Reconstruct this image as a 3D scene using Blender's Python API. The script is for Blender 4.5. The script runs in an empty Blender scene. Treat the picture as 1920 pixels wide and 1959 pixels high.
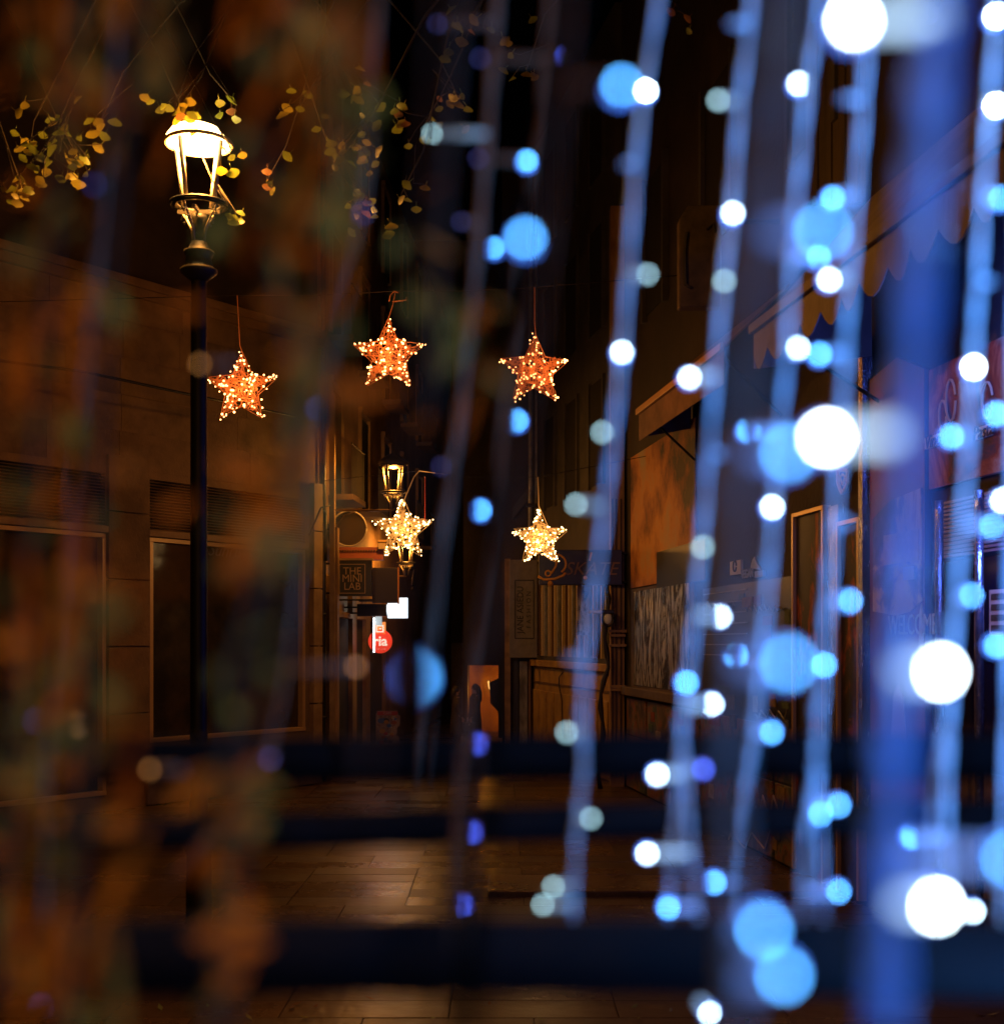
import bpy, math, random
from math import sin, cos, pi, radians, sqrt, atan2
from mathutils import Vector, Matrix
random.seed(7)
R = random.Random(11)

# ------------------------------------------------------------------ camera
S = bpy.context.scene
COL = S.collection
FP, CX, HZ, CH = 2500.0, 960.0, 1230.0, 2.6     # focal length (px of the 1920 px photo), centre, horizon row, eye height
K = 1920 / 1904.0
cam = bpy.data.cameras.new('camera'); co = bpy.data.objects.new('camera', cam); COL.objects.link(co)
S.camera = co
co.location = (0, 0, CH); co.rotation_euler = (radians(90), 0, 0)
cam.sensor_fit = 'HORIZONTAL'; cam.lens = 50; cam.sensor_width = 50 * 1920 / FP
cam.shift_y = (HZ - 1959 / 2) / 1920
cam.clip_start = 0.02; cam.clip_end = 300
cam.dof.use_dof = True; cam.dof.focus_distance = 19.0
cam.dof.aperture_fstop = 50 / 17.5; cam.dof.aperture_blades = 0

# ------------------------------------------------------------------ night sky
W = bpy.data.worlds.new('World'); S.world = W; W.use_nodes = True
nt = W.node_tree; bg = nt.nodes['Background']
sky = nt.nodes.new('ShaderNodeTexSky'); sky.sky_type = 'NISHITA'; sky.sun_disc = False
sky.sun_elevation = radians(-4); sky.sun_rotation = radians(200)
nt.links.new(sky.outputs[0], bg.inputs[0]); bg.inputs[1].default_value = 0.004
S.view_settings.view_transform = 'Standard'; S.view_settings.look = 'None'
S.view_settings.exposure = 0; S.view_settings.gamma = 1
S.render.engine = 'CYCLES'
S.cycles.use_denoising = True
S.cycles.sample_clamp_indirect = 4; S.cycles.sample_clamp_direct = 0
S.cycles.max_bounces = 5; S.cycles.diffuse_bounces = 2; S.cycles.glossy_bounces = 3
S.cycles.caustics_reflective = False; S.cycles.caustics_refractive = False

def lamp(name, loc, power, color, radius=0.05, parent=None):
    l = bpy.data.lights.new(name, 'POINT'); l.energy = power; l.color = color; l.shadow_soft_size = radius
    o = bpy.data.objects.new(name, l); COL.objects.link(o)
    if parent is not None:
        o.parent = parent; o.location = Vector(loc) - ORG.get(parent.name, Vector((0, 0, 0)))
    else: o.location = loc
    return o

# ------------------------------------------------------------------ helpers
ORG = {}
def P(x, y, d):
    """point d metres away (along the view axis) seen at column x, row y (1904 px wide photo)"""
    return Vector(((x * K - CX) / FP * d, d, CH + (HZ - y * K) / FP * d))
def tag(o, label=None, cat=None, group=None, kind=None):
    if label: o['label'] = label
    if cat: o['category'] = cat
    if group: o['group'] = group
    if kind: o['kind'] = kind
    return o
def thing(name, loc, label, cat, group=None, kind=None):
    o = bpy.data.objects.new(name, None); COL.objects.link(o); o.location = loc
    o.empty_display_size = .1
    ORG[o.name] = Vector(loc)
    return tag(o, label, cat, group, kind)

class MB:
    def __init__(s): s.v = []; s.f = []; s.m = []; s.cur = 0
    def add(s, vs, fs):
        n = len(s.v); s.v += [Vector(p) for p in vs]; s.f += [tuple(i + n for i in f) for f in fs]; s.m += [s.cur] * len(fs)
        return s
    def hexa(s, a):
        return s.add(a, [(0, 3, 2, 1), (4, 5, 6, 7), (0, 1, 5, 4), (1, 2, 6, 5), (2, 3, 7, 6), (3, 0, 4, 7)])
    def box(s, x0, x1, y0, y1, z0, z1):
        return s.hexa([(x0, y0, z0), (x1, y0, z0), (x1, y1, z0), (x0, y1, z0), (x0, y0, z1), (x1, y0, z1), (x1, y1, z1), (x0, y1, z1)])
    def tube(s, pts, r, n=8, cap=True):
        pts = [Vector(p) for p in pts]; k = len(pts)
        rs = r if isinstance(r, (list, tuple)) else [r] * k
        rings = []; up = None
        for i, p in enumerate(pts):
            t = (pts[min(i + 1, k - 1)] - pts[max(i - 1, 0)])
            t = t.normalized() if t.length > 1e-9 else Vector((0, 0, 1))
            if up is None: up = t.orthogonal().normalized()
            up = (up - t * up.dot(t)); up = up.normalized() if up.length > 1e-6 else t.orthogonal().normalized()
            b = t.cross(up)
            rings.append([p + (up * cos(2 * pi * j / n) + b * sin(2 * pi * j / n)) * rs[i] for j in range(n)])
        vs = [q for ring in rings for q in ring]
        fs = [(i * n + j, i * n + (j + 1) % n, (i + 1) * n + (j + 1) % n, (i + 1) * n + j) for i in range(k - 1) for j in range(n)]
        if cap: fs += [tuple(range(n - 1, -1, -1)), tuple((k - 1) * n + j for j in range(n))]
        return s.add(vs, fs)
    def lathe(s, c, prof, n=16, sq=False):
        c = Vector(c); vs = []; k = len(prof)
        for r, z in prof:
            for j in range(n):
                a = 2 * pi * j / n
                vs.append(c + Vector((r * cos(a), r * sin(a), z)))
        fs = [(i * n + j, i * n + (j + 1) % n, (i + 1) * n + (j + 1) % n, (i + 1) * n + j) for i in range(k - 1) for j in range(n)]
        fs += [tuple(range(n - 1, -1, -1)), tuple((k - 1) * n + j for j in range(n))]
        return s.add(vs, fs)
    def prism(s, pts, off):
        """pts: planar polygon of 3-D points; off: extrusion vector"""
        n = len(pts); pts = [Vector(p) for p in pts]; off = Vector(off)
        return s.add(pts + [p + off for p in pts], [tuple(range(n)), tuple(range(2 * n - 1, n - 1, -1))] + [(i, i + n, (i + 1) % n + n, (i + 1) % n) for i in range(n)])
    def ball(s, c, r, n=8, m=5, sc=(1, 1, 1)):
        c = Vector(c); vs = [c + Vector((0, 0, -r * sc[2]))]
        for i in range(1, m):
            a = -pi / 2 + pi * i / m
            for j in range(n): vs.append(c + Vector((r * cos(a) * cos(2 * pi * j / n) * sc[0], r * cos(a) * sin(2 * pi * j / n) * sc[1], r * sin(a) * sc[2])))
        vs.append(c + Vector((0, 0, r * sc[2]))); L = len(vs) - 1
        fs = [(0, 1 + (j + 1) % n, 1 + j) for j in range(n)]
        for i in range(m - 2):
            for j in range(n): fs.append((1 + i * n + j, 1 + i * n + (j + 1) % n, 1 + (i + 1) * n + (j + 1) % n, 1 + (i + 1) * n + j))
        fs += [(L, 1 + (m - 2) * n + j, 1 + (m - 2) * n + (j + 1) % n) for j in range(n)]
        return s.add(vs, fs)
    def build(s, name, mats, parent=None, smooth=False, bevel=0, label=None):
        org = ORG.get(parent.name, Vector((0, 0, 0))) if parent is not None else Vector((0, 0, 0))
        me = bpy.data.meshes.new(name); me.from_pydata([p - org for p in s.v], [], s.f)
        for m in (mats if isinstance(mats, (list, tuple)) else [mats]): me.materials.append(m)
        for p, mi in zip(me.polygons, s.m): p.material_index = mi; p.use_smooth = smooth
        me.update()
        o = bpy.data.objects.new(name, me); COL.objects.link(o)
        if parent is not None: o.parent = parent
        ORG[o.name] = org
        if label: o['label'] = label
        if bevel:
            b = o.modifiers.new('bevel', 'BEVEL'); b.width = bevel; b.segments = 2; b.limit_method = 'ANGLE'
        return o

MATS = {}
def mat(name, col, rough=.7, metal=0, col2=None, scale=4, bump=0, bscale=None, stretch=(1, 1, 1), contrast=(.35, .65), coat=0, detail=6, trans=0):
    if name in MATS: return MATS[name]
    m = bpy.data.materials.new(name); m.use_nodes = True; t = m.node_tree; N = t.nodes; L = t.links
    b = N['Principled BSDF']; b.inputs['Base Color'].default_value = (*col, 1); b.inputs['Roughness'].default_value = rough
    b.inputs['Metallic'].default_value = metal; b.inputs['Coat Weight'].default_value = coat
    if col2 or bump:
        tc = N.new('ShaderNodeTexCoord'); mp = N.new('ShaderNodeMapping'); mp.inputs['Scale'].default_value = stretch
        L.new(tc.outputs['Object'], mp.inputs[0])
        n = N.new('ShaderNodeTexNoise'); n.inputs['Scale'].default_value = scale; n.inputs['Detail'].default_value = detail
        n.inputs['Roughness'].default_value = .62
        L.new(mp.outputs[0], n.inputs['Vector'])
        if col2:
            r = N.new('ShaderNodeValToRGB'); r.color_ramp.elements[0].position, r.color_ramp.elements[1].position = contrast
            r.color_ramp.elements[0].color = (*col2, 1); r.color_ramp.elements[1].color = (*col, 1)
            L.new(n.outputs[0], r.inputs[0]); L.new(r.outputs[0], b.inputs['Base Color'])
            mr = N.new('ShaderNodeMapRange'); mr.inputs[3].default_value = max(0, rough - .12); mr.inputs[4].default_value = min(1, rough + .12)
            L.new(n.outputs[0], mr.inputs[0]); L.new(mr.outputs[0], b.inputs['Roughness'])
        if bump:
            n2 = N.new('ShaderNodeTexNoise'); n2.inputs['Scale'].default_value = bscale or scale * 6; n2.inputs['Detail'].default_value = 4
            L.new(mp.outputs[0], n2.inputs['Vector'])
            bp = N.new('ShaderNodeBump'); bp.inputs['Strength'].default_value = bump; bp.inputs['Distance'].default_value = .02
            L.new(n2.outputs[0], bp.inputs['Height']); L.new(bp.outputs[0], b.inputs['Normal'])
    if trans: b.inputs['Transmission Weight'].default_value = trans
    MATS[name] = m; return m
def emis(name, col, s, base=(.5, .5, .5)):
    if name in MATS: return MATS[name]
    m = bpy.data.materials.new(name); m.use_nodes = True; b = m.node_tree.nodes['Principled BSDF']
    b.inputs['Base Color'].default_value = (*base, 1); b.inputs['Emission Color'].default_value = (*col, 1); b.inputs['Emission Strength'].default_value = s
    MATS[name] = m; return m

def text(body, loc, size, m, parent, rot=(90, 0, 0), name='lettering', ext=.004, align='CENTER', space=1, sx=1, shear=0, bold=0):
    c = bpy.data.curves.new(name, 'FONT'); c.body = body; c.size = size; c.extrude = ext; c.align_x = align; c.align_y = 'CENTER'
    c.space_character = space; c.shear = shear; c.offset = bold; c.resolution_u = 3
    c.materials.append(m)
    tmp = bpy.data.objects.new('lettering_curve', c); me = bpy.data.meshes.new_from_object(tmp)
    bpy.data.objects.remove(tmp); bpy.data.curves.remove(c)
    o = bpy.data.objects.new(name, me); COL.objects.link(o)
    o.rotation_euler = [radians(a) for a in rot]; o.scale = (sx, 1, 1)
    o.parent = parent; o.location = Vector(loc) - ORG.get(parent.name, Vector((0, 0, 0)))
    return o

class Wall:
    """vertical facade: origin (x, y), unit direction d along it, n out to the street"""
    def __init__(s, a, b, n_toward):
        s.a = Vector(a); d = Vector(b) - s.a; s.len = d.length; s.d = d.normalized()
        n = Vector((-s.d.y, s.d.x)); s.n = n if (Vector(n_toward) - s.a).dot(n) > 0 else -n
    def pt(s, u, z, o=0):
        p = s.a + s.d * u + s.n * o; return Vector((p.x, p.y, z))
    def hit(s, x, y, o=0):
        a = s.a + s.n * o; k = (x * K - CX) / FP
        # a + d u = (k t, t)
        den = s.d.x - k * s.d.y
        u = (k * a.y - a.x) / den; t = a.y + s.d.y * u
        return u, CH + (HZ - y * K) / FP * t
    def block(s, mb, u0, u1, z0, z1, o0, o1):
        if u0 > u1: u0, u1 = u1, u0
        return mb.hexa([s.pt(u0, z0, o0), s.pt(u1, z0, o0), s.pt(u1, z0, o1), s.pt(u0, z0, o1), s.pt(u0, z1, o0), s.pt(u1, z1, o0), s.pt(u1, z1, o1), s.pt(u0, z1, o1)])
    def px(s, x0, x1, y0, y1):
        """wall rectangle from photo columns/rows"""
        xm = (x0 + x1) / 2
        ua, _ = s.hit(x0, y0); ub, _ = s.hit(x1, y0); _, z1 = s.hit(xm, y0); _, z0 = s.hit(xm, y1)
        return min(ua, ub), max(ua, ub), z0, z1
    def pblock(s, x0, x1, y0, y1, o0, o1, mb=None):
        return s.block(mb or MB(), *s.px(x0, x1, y0, y1), o0, o1)
    def rotz(s): return math.degrees(atan2(s.d.y, s.d.x))

def pbox(x0, x1, y0, y1, d, dep, mb=None):
    a = P(x0, y1, d); b = P(x1, y0, d)
    return (mb or MB()).box(a.x, b.x, d, d + dep, a.z, b.z)

# ------------------------------------------------------------------ materials
WARM = (1, .38, .055)
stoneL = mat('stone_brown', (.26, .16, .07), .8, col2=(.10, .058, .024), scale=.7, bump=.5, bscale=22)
stoneP = mat('stone_pilaster', (.36, .24, .11), .7, col2=(.2, .12, .055), scale=2, bump=.3, bscale=30)
plinthM = mat('stone_plinth', (.16, .11, .08), .6, col2=(.08, .05, .04), scale=2, bump=.4)
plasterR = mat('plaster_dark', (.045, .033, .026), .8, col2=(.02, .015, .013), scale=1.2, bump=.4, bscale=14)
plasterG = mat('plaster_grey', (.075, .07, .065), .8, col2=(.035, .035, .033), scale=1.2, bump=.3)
blackM = mat('black_paint', (.012, .012, .014), .45)
darkM = mat('dark_interior', (.010, .009, .008), .9)
ironM = mat('black_iron', (.014, .012, .010), .5, .2, bump=.2, scale=20)
woodM = mat('brown_wood', (.20, .11, .05), .55, col2=(.09, .05, .025), scale=3, stretch=(1, 1, .15), bump=.3)
yellowM = mat('ochre_paint', (.46, .28, .07), .5, col2=(.22, .12, .04), scale=2.5, bump=.35, bscale=18, contrast=(.3, .6))
glassD = mat('dark_glass', (.02, .018, .016), .06, col2=(.05, .035, .02), scale=1.3, contrast=(.4, .6))
slatM = mat('louvre_metal', (.30, .19, .08), .5, .2, col2=(.2, .12, .05), scale=5)
metalM = mat('brushed_steel', (.45, .46, .5), .25, .9, col2=(.2, .2, .24), scale=14, stretch=(1, 1, .3), bump=.4)
pipeM = mat('grey_pipe', (.38, .38, .36), .5, .2, col2=(.2, .2, .19), scale=5)
canvasM = mat('brown_canvas', (.26, .16, .10), .85, col2=(.15, .09, .06), scale=3, bump=.2)
redM = mat('red_board', (.22, .015, .02), .5, col2=(.10, .008, .02), scale=2)
paperM = mat('paper_cream', (.6, .5, .36), .8, col2=(.42, .33, .22), scale=10)
whiteP = mat('white_paint', (.75, .74, .7), .6)
orangeP = mat('orange_paint', (.75, .30, .04), .6)
paintD = mat('signboard_black', (.012, .011, .012), .4)
creamP = mat('cream_paint', (.55, .42, .24), .6)

# ------------------------------------------------------------------ ground
pavM = mat('wet_paving', (.12, .062, .018), .33, col2=(.055, .03, .012), scale=.9, bump=.25, bscale=9, contrast=(.3, .7))
pavM2 = mat('wet_paving_b', (.14, .075, .022), .28, col2=(.065, .036, .014), scale=1.1, bump=.22, bscale=12)
pavM3 = mat('wet_paving_c', (.10, .053, .016), .38, col2=(.05, .028, .012), scale=.8, bump=.3, bscale=7)
for m_ in (pavM, pavM2, pavM3): m_.node_tree.nodes['Principled BSDF'].inputs['Specular IOR Level'].default_value = .32
baseM = mat('joint_mortar', (.05, .03, .012), .9)
g = MB(); g.add([(-150, -80, -.02), (150, -80, -.02), (150, 220, -.02), (-150, 220, -.02)], [(0, 1, 2, 3)])
ground = tag(g.build('ground', baseM), 'dark wet paved ground of the square and the alley', kind='structure')
slots = []
sw, sd = 1.18, .43; row = 0; y = 8.2
while y < 44:
    x = -9.22 + (.59 if row % 7 in (2, 3) else 0)
    while x < 7:
        c = Vector((x + sw / 2, y + sd / 2))
        if abs(c.x) / c.y < .43:
            slots.append((c.y if c.y < 60 else 99, x, y))
        x += sw
    row += 1; y += sd
slots.sort()
protos = []
for k in range(6):
    j = .0022
    m = MB(); a = [R.uniform(-.0012, .0012) for _ in range(4)]
    b = .003
    m.add([(j, j, -.02), (sw - j, j, -.02), (sw - j, sd - j, -.02), (j, sd - j, -.02),
           (j, j, -.006 + a[0]), (sw - j, j, -.006 + a[1]), (sw - j, sd - j, -.006 + a[2]), (j, sd - j, -.006 + a[3]),
           (j + b, j + b, a[0]), (sw - j - b, j + b, a[1]), (sw - j - b, sd - j - b, a[2]), (j + b, sd - j - b, a[3])],
          [(0, 1, 5, 4), (1, 2, 6, 5), (2, 3, 7, 6), (3, 0, 4, 7), (4, 5, 9, 8), (5, 6, 10, 9), (6, 7, 11, 10), (7, 4, 8, 11), (8, 9, 10, 11)])
    o = m.build('paving_slab', [pavM, pavM2, pavM3][k % 3]); protos.append(o)
for i, (_, x, yy) in enumerate(slots[:300]):
    if i < 6: o = protos[i]
    else:
        o = protos[R.randrange(6)].copy(); COL.objects.link(o)
    o.parent = ground; o.location = (x, yy, R.uniform(-.003, .003))
m = MB()
for (_, x, yy) in slots[300:]:
    m.cur = R.randrange(3); dz = R.uniform(-.003, .003); j = .006
    m.add([(x + j, yy + j, dz), (x + sw - j, yy + j, dz), (x + sw - j, yy + sd - j, dz), (x + j, yy + sd - j, dz),
           (x + j, yy + j, -.02), (x + sw - j, yy + j, -.02), (x + sw - j, yy + sd - j, -.02), (x + j, yy + sd - j, -.02)],
          [(0, 1, 2, 3), (4, 5, 1, 0), (5, 6, 2, 1), (6, 7, 3, 2), (7, 4, 0, 3)])
o = m.build('distant_paving', [pavM, pavM2, pavM3], ground); o['kind'] = 'stuff'
# low step on the right of the square
m = MB(); a = P(925, 1718, 13.5)
m.box(a.x, 3.4, 13.35, 14.3, -.01, .06)
tag(m.build('step', pavM2, bevel=.012), 'low stone step crossing the right side of the square', kind='structure')

# ------------------------------------------------------------------ left corner building
LW = Wall((-3.39, 24.1), (-3.39 - .696 * 9, 24.1 - 9), (0, 0))
def block_thing(w, name, label, cat, u=2): return thing(name, w.pt(u, 0), label, cat)
LB = block_thing(LW, 'corner_building', 'brown stone corner shop with louvre band on the left of the square', 'building')
B = MB()
u2a, u2b, wz0, wz1 = LW.px(283, 578, 1018, 1398)
u1a, u1b, _, _ = LW.px(-260, 200, 1000, 1400)
bz0, bz1 = LW.hit(430, 1018)[1], LW.hit(430, 928)[1]
uend = 13
# wall pieces round the two openings
LW.block(B, 0, uend, bz1, 8.2, -.5, 0)                 # above louvre band
LW.block(B, 0, u2a, 0, bz1, -.5, 0)
LW.block(B, u2a, u2b, 0, wz0, -.5, 0)
LW.block(B, u2b, u1a, 0, bz1, -.5, 0)
LW.block(B, u1a, u1b, 0, .25, -.5, 0)
LW.block(B, u1b, uend, 0, bz1, -.5, 0)
B.build('wall', stoneL, LB)
m = MB(); LW.block(m, 0, uend, 8.2, 15.5, -.5, -.02); m.build('upper_wall', mat('upper_wall_shade', (.06, .04, .025), .8, col2=(.02, .014, .01), scale=.8, bump=.4), LB)  # darkness above the reach of the lamps is put into this wall colour
# cornice course
m = MB(); LW.block(m, -.05, uend, 8.05, 8.2, 0, .1); LW.block(m, -.05, uend, 8.2, 8.33, 0, .16); m.build('cornice', stoneL, LB, bevel=.01)
# courses of stone on upper wall
courseM = mat('stone_course', (.24, .15, .065), .8, col2=(.10, .06, .026), scale=1.3, bump=.4, bscale=18)
zz = bz1 + .12
while zz < 7.9:
    u = .35 + R.uniform(0, .4)
    while u < uend - .2:
        L_ = R.uniform(1.0, 1.5); m = MB(); LW.block(m, u, u + L_ - .01, zz, zz + .56, 0, .008 + R.uniform(0, .003))
        m.build('stone', courseM if R.random() < .5 else stoneL, LB); u += L_
    zz += .58
# louvres
for (ua, ub) in ((u2a, u2b), (u1a, u1b)):
    m = MB(); LW.block(m, ua, ub, bz0, bz1, -.3, -.12); m.build('louvre_backing', darkM, LB)
    n = 17; st = (bz1 - bz0) / n
    for i in range(n):
        z = bz0 + i * st; m = MB()
        m.hexa([LW.pt(ua, z, -.01), LW.pt(ub, z, -.01), LW.pt(ub, z + st * .16, .0), LW.pt(ua, z + st * .16, .0),
                LW.pt(ua, z + st * .42, -.075), LW.pt(ub, z + st * .42, -.075), LW.pt(ub, z + st * .56, -.065), LW.pt(ua, z + st * .56, -.065)])
        m.build('louvre_slat', slatM, LB)
    m = MB(); LW.block(m, ua - .04, ub + .04, bz0 - .11, bz0 - .004, -.1, .06); m.build('louvre_sill', stoneP, LB, bevel=.008)
# display windows
for i, (ua, ub, za, zb) in enumerate(((u2a, u2b, wz0, bz0 - .12), (u1a, u1b, .25, bz0 - .12))):
    f = MB(); t = .07
    LW.block(f, ua, ub, za, za + t, -.16, .03); LW.block(f, ua, ub, zb - t, zb, -.16, .01)
    LW.block(f, ua, ua + t, za + t, zb - t, -.16, .02); LW.block(f, ub - t, ub, za + t, zb - t, -.16, .02)
    fr = f.build('window_frame', mat('frame_gilt', (.55, .36, .15), .4, .3), LB, bevel=.006)
    m = MB(); LW.block(m, ua + t, ub - t, za + t, zb - t, -.12, -.1); m.build('pane', glassD, fr)
    n = 2
    for k in range(1, n):
        m = MB(); uu = ua + (ub - ua) * (.66 if i == 0 else .5); LW.block(m, uu - .02, uu + .02, za + t, zb - t, -.1, -.06); m.build('mullion', slatM, fr)
    # room behind
    m = MB(); LW.block(m, ua, ub, za, zb, -1.6, -1.55); m.build('shop_interior', mat('shop_back', (.10, .07, .04), .9, col2=(.02, .015, .01), scale=.9), LB)
# pilasters
for (xa, xb, o1) in ((201, 232, .07), (232, 281, .05), (586, 604, .12)):
    ua, ub, _, _ = LW.px(xa, xb, 900, 1400); ua = max(ua, 0)
    z = .45
    while z < bz1 + .25:
        h = 1.05; m = MB(); LW.block(m, ua + .004, ub - .004, z, min(z + h - .02, bz1 + .3), 0, o1 + R.uniform(-.004, .004)); m.build('pilaster_stone', stoneP if o1 > .1 else stoneL, LB, bevel=.008); z += h
m = MB(); LW.block(m, -.02, u2b + .1, .02, .42, 0, .09); m.build('plinth', plinthM, LB, bevel=.01)
# script lettering ghosted on the window and price tags
u, z = LW.hit(440, 1045)
text('Sunrise', LW.pt(u, z, -.095), .32, mat('window_print', (.10, .07, .04), .6), LB, (90, 0, LW.rotz() + 180), shear=.4, ext=.001)
# things behind the glass: low shelves
m = MB()
for (xa, xb, ya, yb) in ((450, 500, 1150, 1210), (520, 560, 1130, 1390), (340, 395, 1300, 1390)):
    LW.block(m, *LW.px(xa, xb, ya, yb), -1.0, -.6)
m.build('display_shelving', mat('shelf_dark', (.03, .02, .015), .6), LB)
# end wall into the alley
# drainpipe at the corner
m = MB(); u, _ = LW.hit(601, 1200); m.tube([LW.pt(-.09, z, .05) for z in (0.05, 4, 8, 15)], .05, 10)
for z in (1.2, 3.1, 5, 6.9, 8.8): m.tube([LW.pt(-.09, z, .05), LW.pt(-.09, z + .05, .05)], .062, 10)
tag(m.build('drainpipe', mat('pipe_black', (.02, .018, .016), .4), None, True), 'black drainpipe on the corner between the left shop and the alley', 'drainpipe')
# slanted light bracket near corner
m = MB(); m.tube([LW.pt(.35, 4.55, .1), LW.pt(.3, 5.05, .35), LW.pt(.12, 5.1, .4)], .018, 6); m.tube([LW.pt(.08, 4.1, .25), LW.pt(.08, 5.0, .25)], .035, 8)
tag(m.build('wall_bracket', ironM, None, True), 'thin black iron bracket on the pillar right of the louvre band', 'bracket')

# ------------------------------------------------------------------ alley, left side
AL = Wall((-3.44, 24.35), (-2.05, 48), (0, 30))
ALb = thing('alley_building', AL.pt(2, 0), 'ochre lit building lining the left side of the alley', 'building')
ochreW = mat('ochre_plaster', (.40, .25, .12), .75, col2=(.22, .13, .06), scale=1.2, bump=.35, bscale=14)
B = MB(); AL.block(B, 0, 26, 0, 14.5, -4, 0); B.build('wall', ochreW, ALb)
for i, (ua, ub, mm, o1) in enumerate(((.9, 1.5, stoneP, .09), (3.2, 3.7, woodM, .11), (5.0, 5.6, stoneP, .10), (8.0, 8.6, woodM, .1))):
    m = MB(); AL.block(m, ua, ub, 0, 3.9, 0, o1); m.build('door_pillar', mm, ALb, bevel=.01)
for (ua, ub) in ((1.6, 3.1), (3.8, 4.9), (6, 7.8)):
    m = MB(); AL.block(m, ua, ub, 0, 3.1, .003, .03); m.build('doorway', darkM, ALb)
    m = MB(); AL.block(m, ua - .05, ub + .05, 3.11, 3.22, .0, .12); m.build('lintel', stoneP, ALb, bevel=.01)
for k in range(5):   # windows above with balconies
    for fl in range(3):
        ua = 1.2 + k * 3.4; z = 5.6 + fl * 3.1
        m = MB(); AL.block(m, ua, ua + 1.1, z, z + 2, .003, .03); w = m.build('window', darkM, ALb)
        m = MB(); AL.block(m, ua - .1, ua - .005, z - .05, z + 2.1, 0, .08); m.build('window_jamb', stoneP, w); m = MB(); AL.block(m, ua + 1.105, ua + 1.2, z - .05, z + 2.1, 0, .08); m.build('window_jamb', stoneP, w); m = MB(); AL.block(m, ua - .1, ua + 1.2, z + 2.105, z + 2.22, 0, .1)
        m.build('window_head', stoneP, w)
    for fl in range(2):
        z = 5.5 + fl * 3.1; ua = 1.0 + k * 3.4; m = MB(); AL.block(m, ua, ua + 1.5, z - .12, z - .01, .035, .5)
        b = m.build('balcony', plinthM, ALb)
        m = MB()
        for q in range(12): m.tube([AL.pt(ua + .04 + q * .129, z, .47), AL.pt(ua + .04 + q * .129, z + .95, .47)], .012, 4)
        m.tube([AL.pt(ua, z + .97, .47), AL.pt(ua + 1.5, z + .97, .47)], .02, 5)
        m.build('balcony_railing', ironM, b)
# lit plinth / corner pillar seen square-on at the mouth of the alley
m = MB(); pbox(632, 640, 1000, 1440, 24.6, .3, m); m.build('corner_pillar', ochreW, ALb)
m = MB(); pbox(625, 634, 745, 1440, 24.5, .2, m); m.build('corner_edge', stoneP, ALb)

# ------------------------------------------------------------------ signs on the left of the alley
def hanging_sign(name, x0, x1, y0, y1, d, th, mm, label, cat='sign', group=None, frame=None, armx=None):
    c = P((x0 + x1) / 2, y1, d)
    t = thing(name, c, label, cat, group)
    m = MB(); pbox(x0, x1, y0, y1, d, th, m); m.build('board', mm, t, bevel=.01)
    if frame:
        a = P(x0, y1, d); b = P(x1, y0, d); w = .02; m = MB()
        m.box(a.x, b.x, d - .015, d + .0, a.z, a.z + w).box(a.x, b.x, d - .015, d, b.z - w, b.z).box(a.x, a.x + w, d - .015, d, a.z + w, b.z - w).box(b.x - w, b.x, d - .015, d, a.z + w, b.z - w)
        m.build('frame', frame, t)
    if armx is not None:
        m = MB(); a = P(armx, y0, d)
        for yy in (y0 + 6, y1 - 6):
            z = P(x0, yy, d).z; b = P(x0, yy, d); m.tube([(a.x, d + th / 2, z), (b.x + .03, d + th / 2, z)], .018, 6)
        m.build('arm', ironM, t)
    return t
s = hanging_sign('shop_sign', 631, 705, 1063, 1131, 24.9, .12, paintD, 'black square sign with small framed lettering THE MINI LAB over the alley mouth', frame=None, armx=612)
printG = mat('sign_print', (.50, .34, .17), .6)
m = MB(); a = P(643, 1126, 24.9); b = P(693, 1070, 24.9); w = .012
m.box(a.x, b.x, 24.888, 24.898, a.z, a.z + w).box(a.x, b.x, 24.888, 24.898, b.z - w, b.z).box(a.x, a.x + w, 24.888, 24.898, a.z + w, b.z - w).box(b.x - w, b.x, 24.888, 24.898, a.z + w, b.z - w)
m.build('border', printG, s)
for tx, yy in (('THE', 1084), ('MINI', 1098), ('LAB', 1113)): text(tx, P(668, yy, 24.89), .20, printG, s, sx=.95)
m = MB(); pbox(629, 707, 1059, 1063, 24.88, .16, m); m.build('top_edge', mat('sign_edge', (.42, .28, .12), .5), s)
s = hanging_sign('shop_sign', 706, 756, 1077, 1144, 25.7, .12, mat('sign_brown', (.035, .025, .018), .5), 'blank dark brown board hanging just right of the square lettered sign', armx=640)
pbox(754, 757, 1076, 1146, 25.68, .03, MB()).build('edge_strip', orangeP, s)
s = hanging_sign('shop_sign', 677, 733, 1146, 1169, 27.0, .3, blackM, 'long black lightbox casing beneath the blank brown board', armx=650)
s = hanging_sign('lit_sign', 735, 773, 1134, 1173, 28, .16, emis('sign_white', (.80, .93, 1), 1.25), 'bright white illuminated sign with faint orange lettering in the alley', frame=None, armx=680)
lt = emis('sign_letter', (1, .42, .12), .9)
for tx, yy in (('T I F', 1146), ('TAX I', 1158)): text(tx, P(755, yy, 27.985), .12, lt, s)
lamp('sign_light', P(754, 1153, 27.6), 9, (.8, .93, 1), .15, s)
t = thing('light_tube', P(710, 1237, 28), 'thin upright white light tube beside the round red sign', 'light')
pbox(707.5, 711, 1172, 1238, 28, .06).build('tube', emis('tube_white', (.85, .95, 1), 3), t)
pbox(705, 707.3, 1170, 1240, 28, .1).build('casing', ironM, t)
pbox(712, 724, 1160, 1186, 28.1, .1).build('lit_panel', emis('panel_white', (.5, .8, .85), .35), t)
t = thing('round_sign', P(722, 1240, 28.4), 'round red lit sign reading ria under an orange square plate', 'sign')
redE = emis('sign_red', (1, .05, .015), .75, (.5, .03, .02)); orE = emis('sign_orange', (1, .32, .06), .8, (.6, .2, .05))
c = P(721, 1217, 28.4); rr = .26
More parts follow.
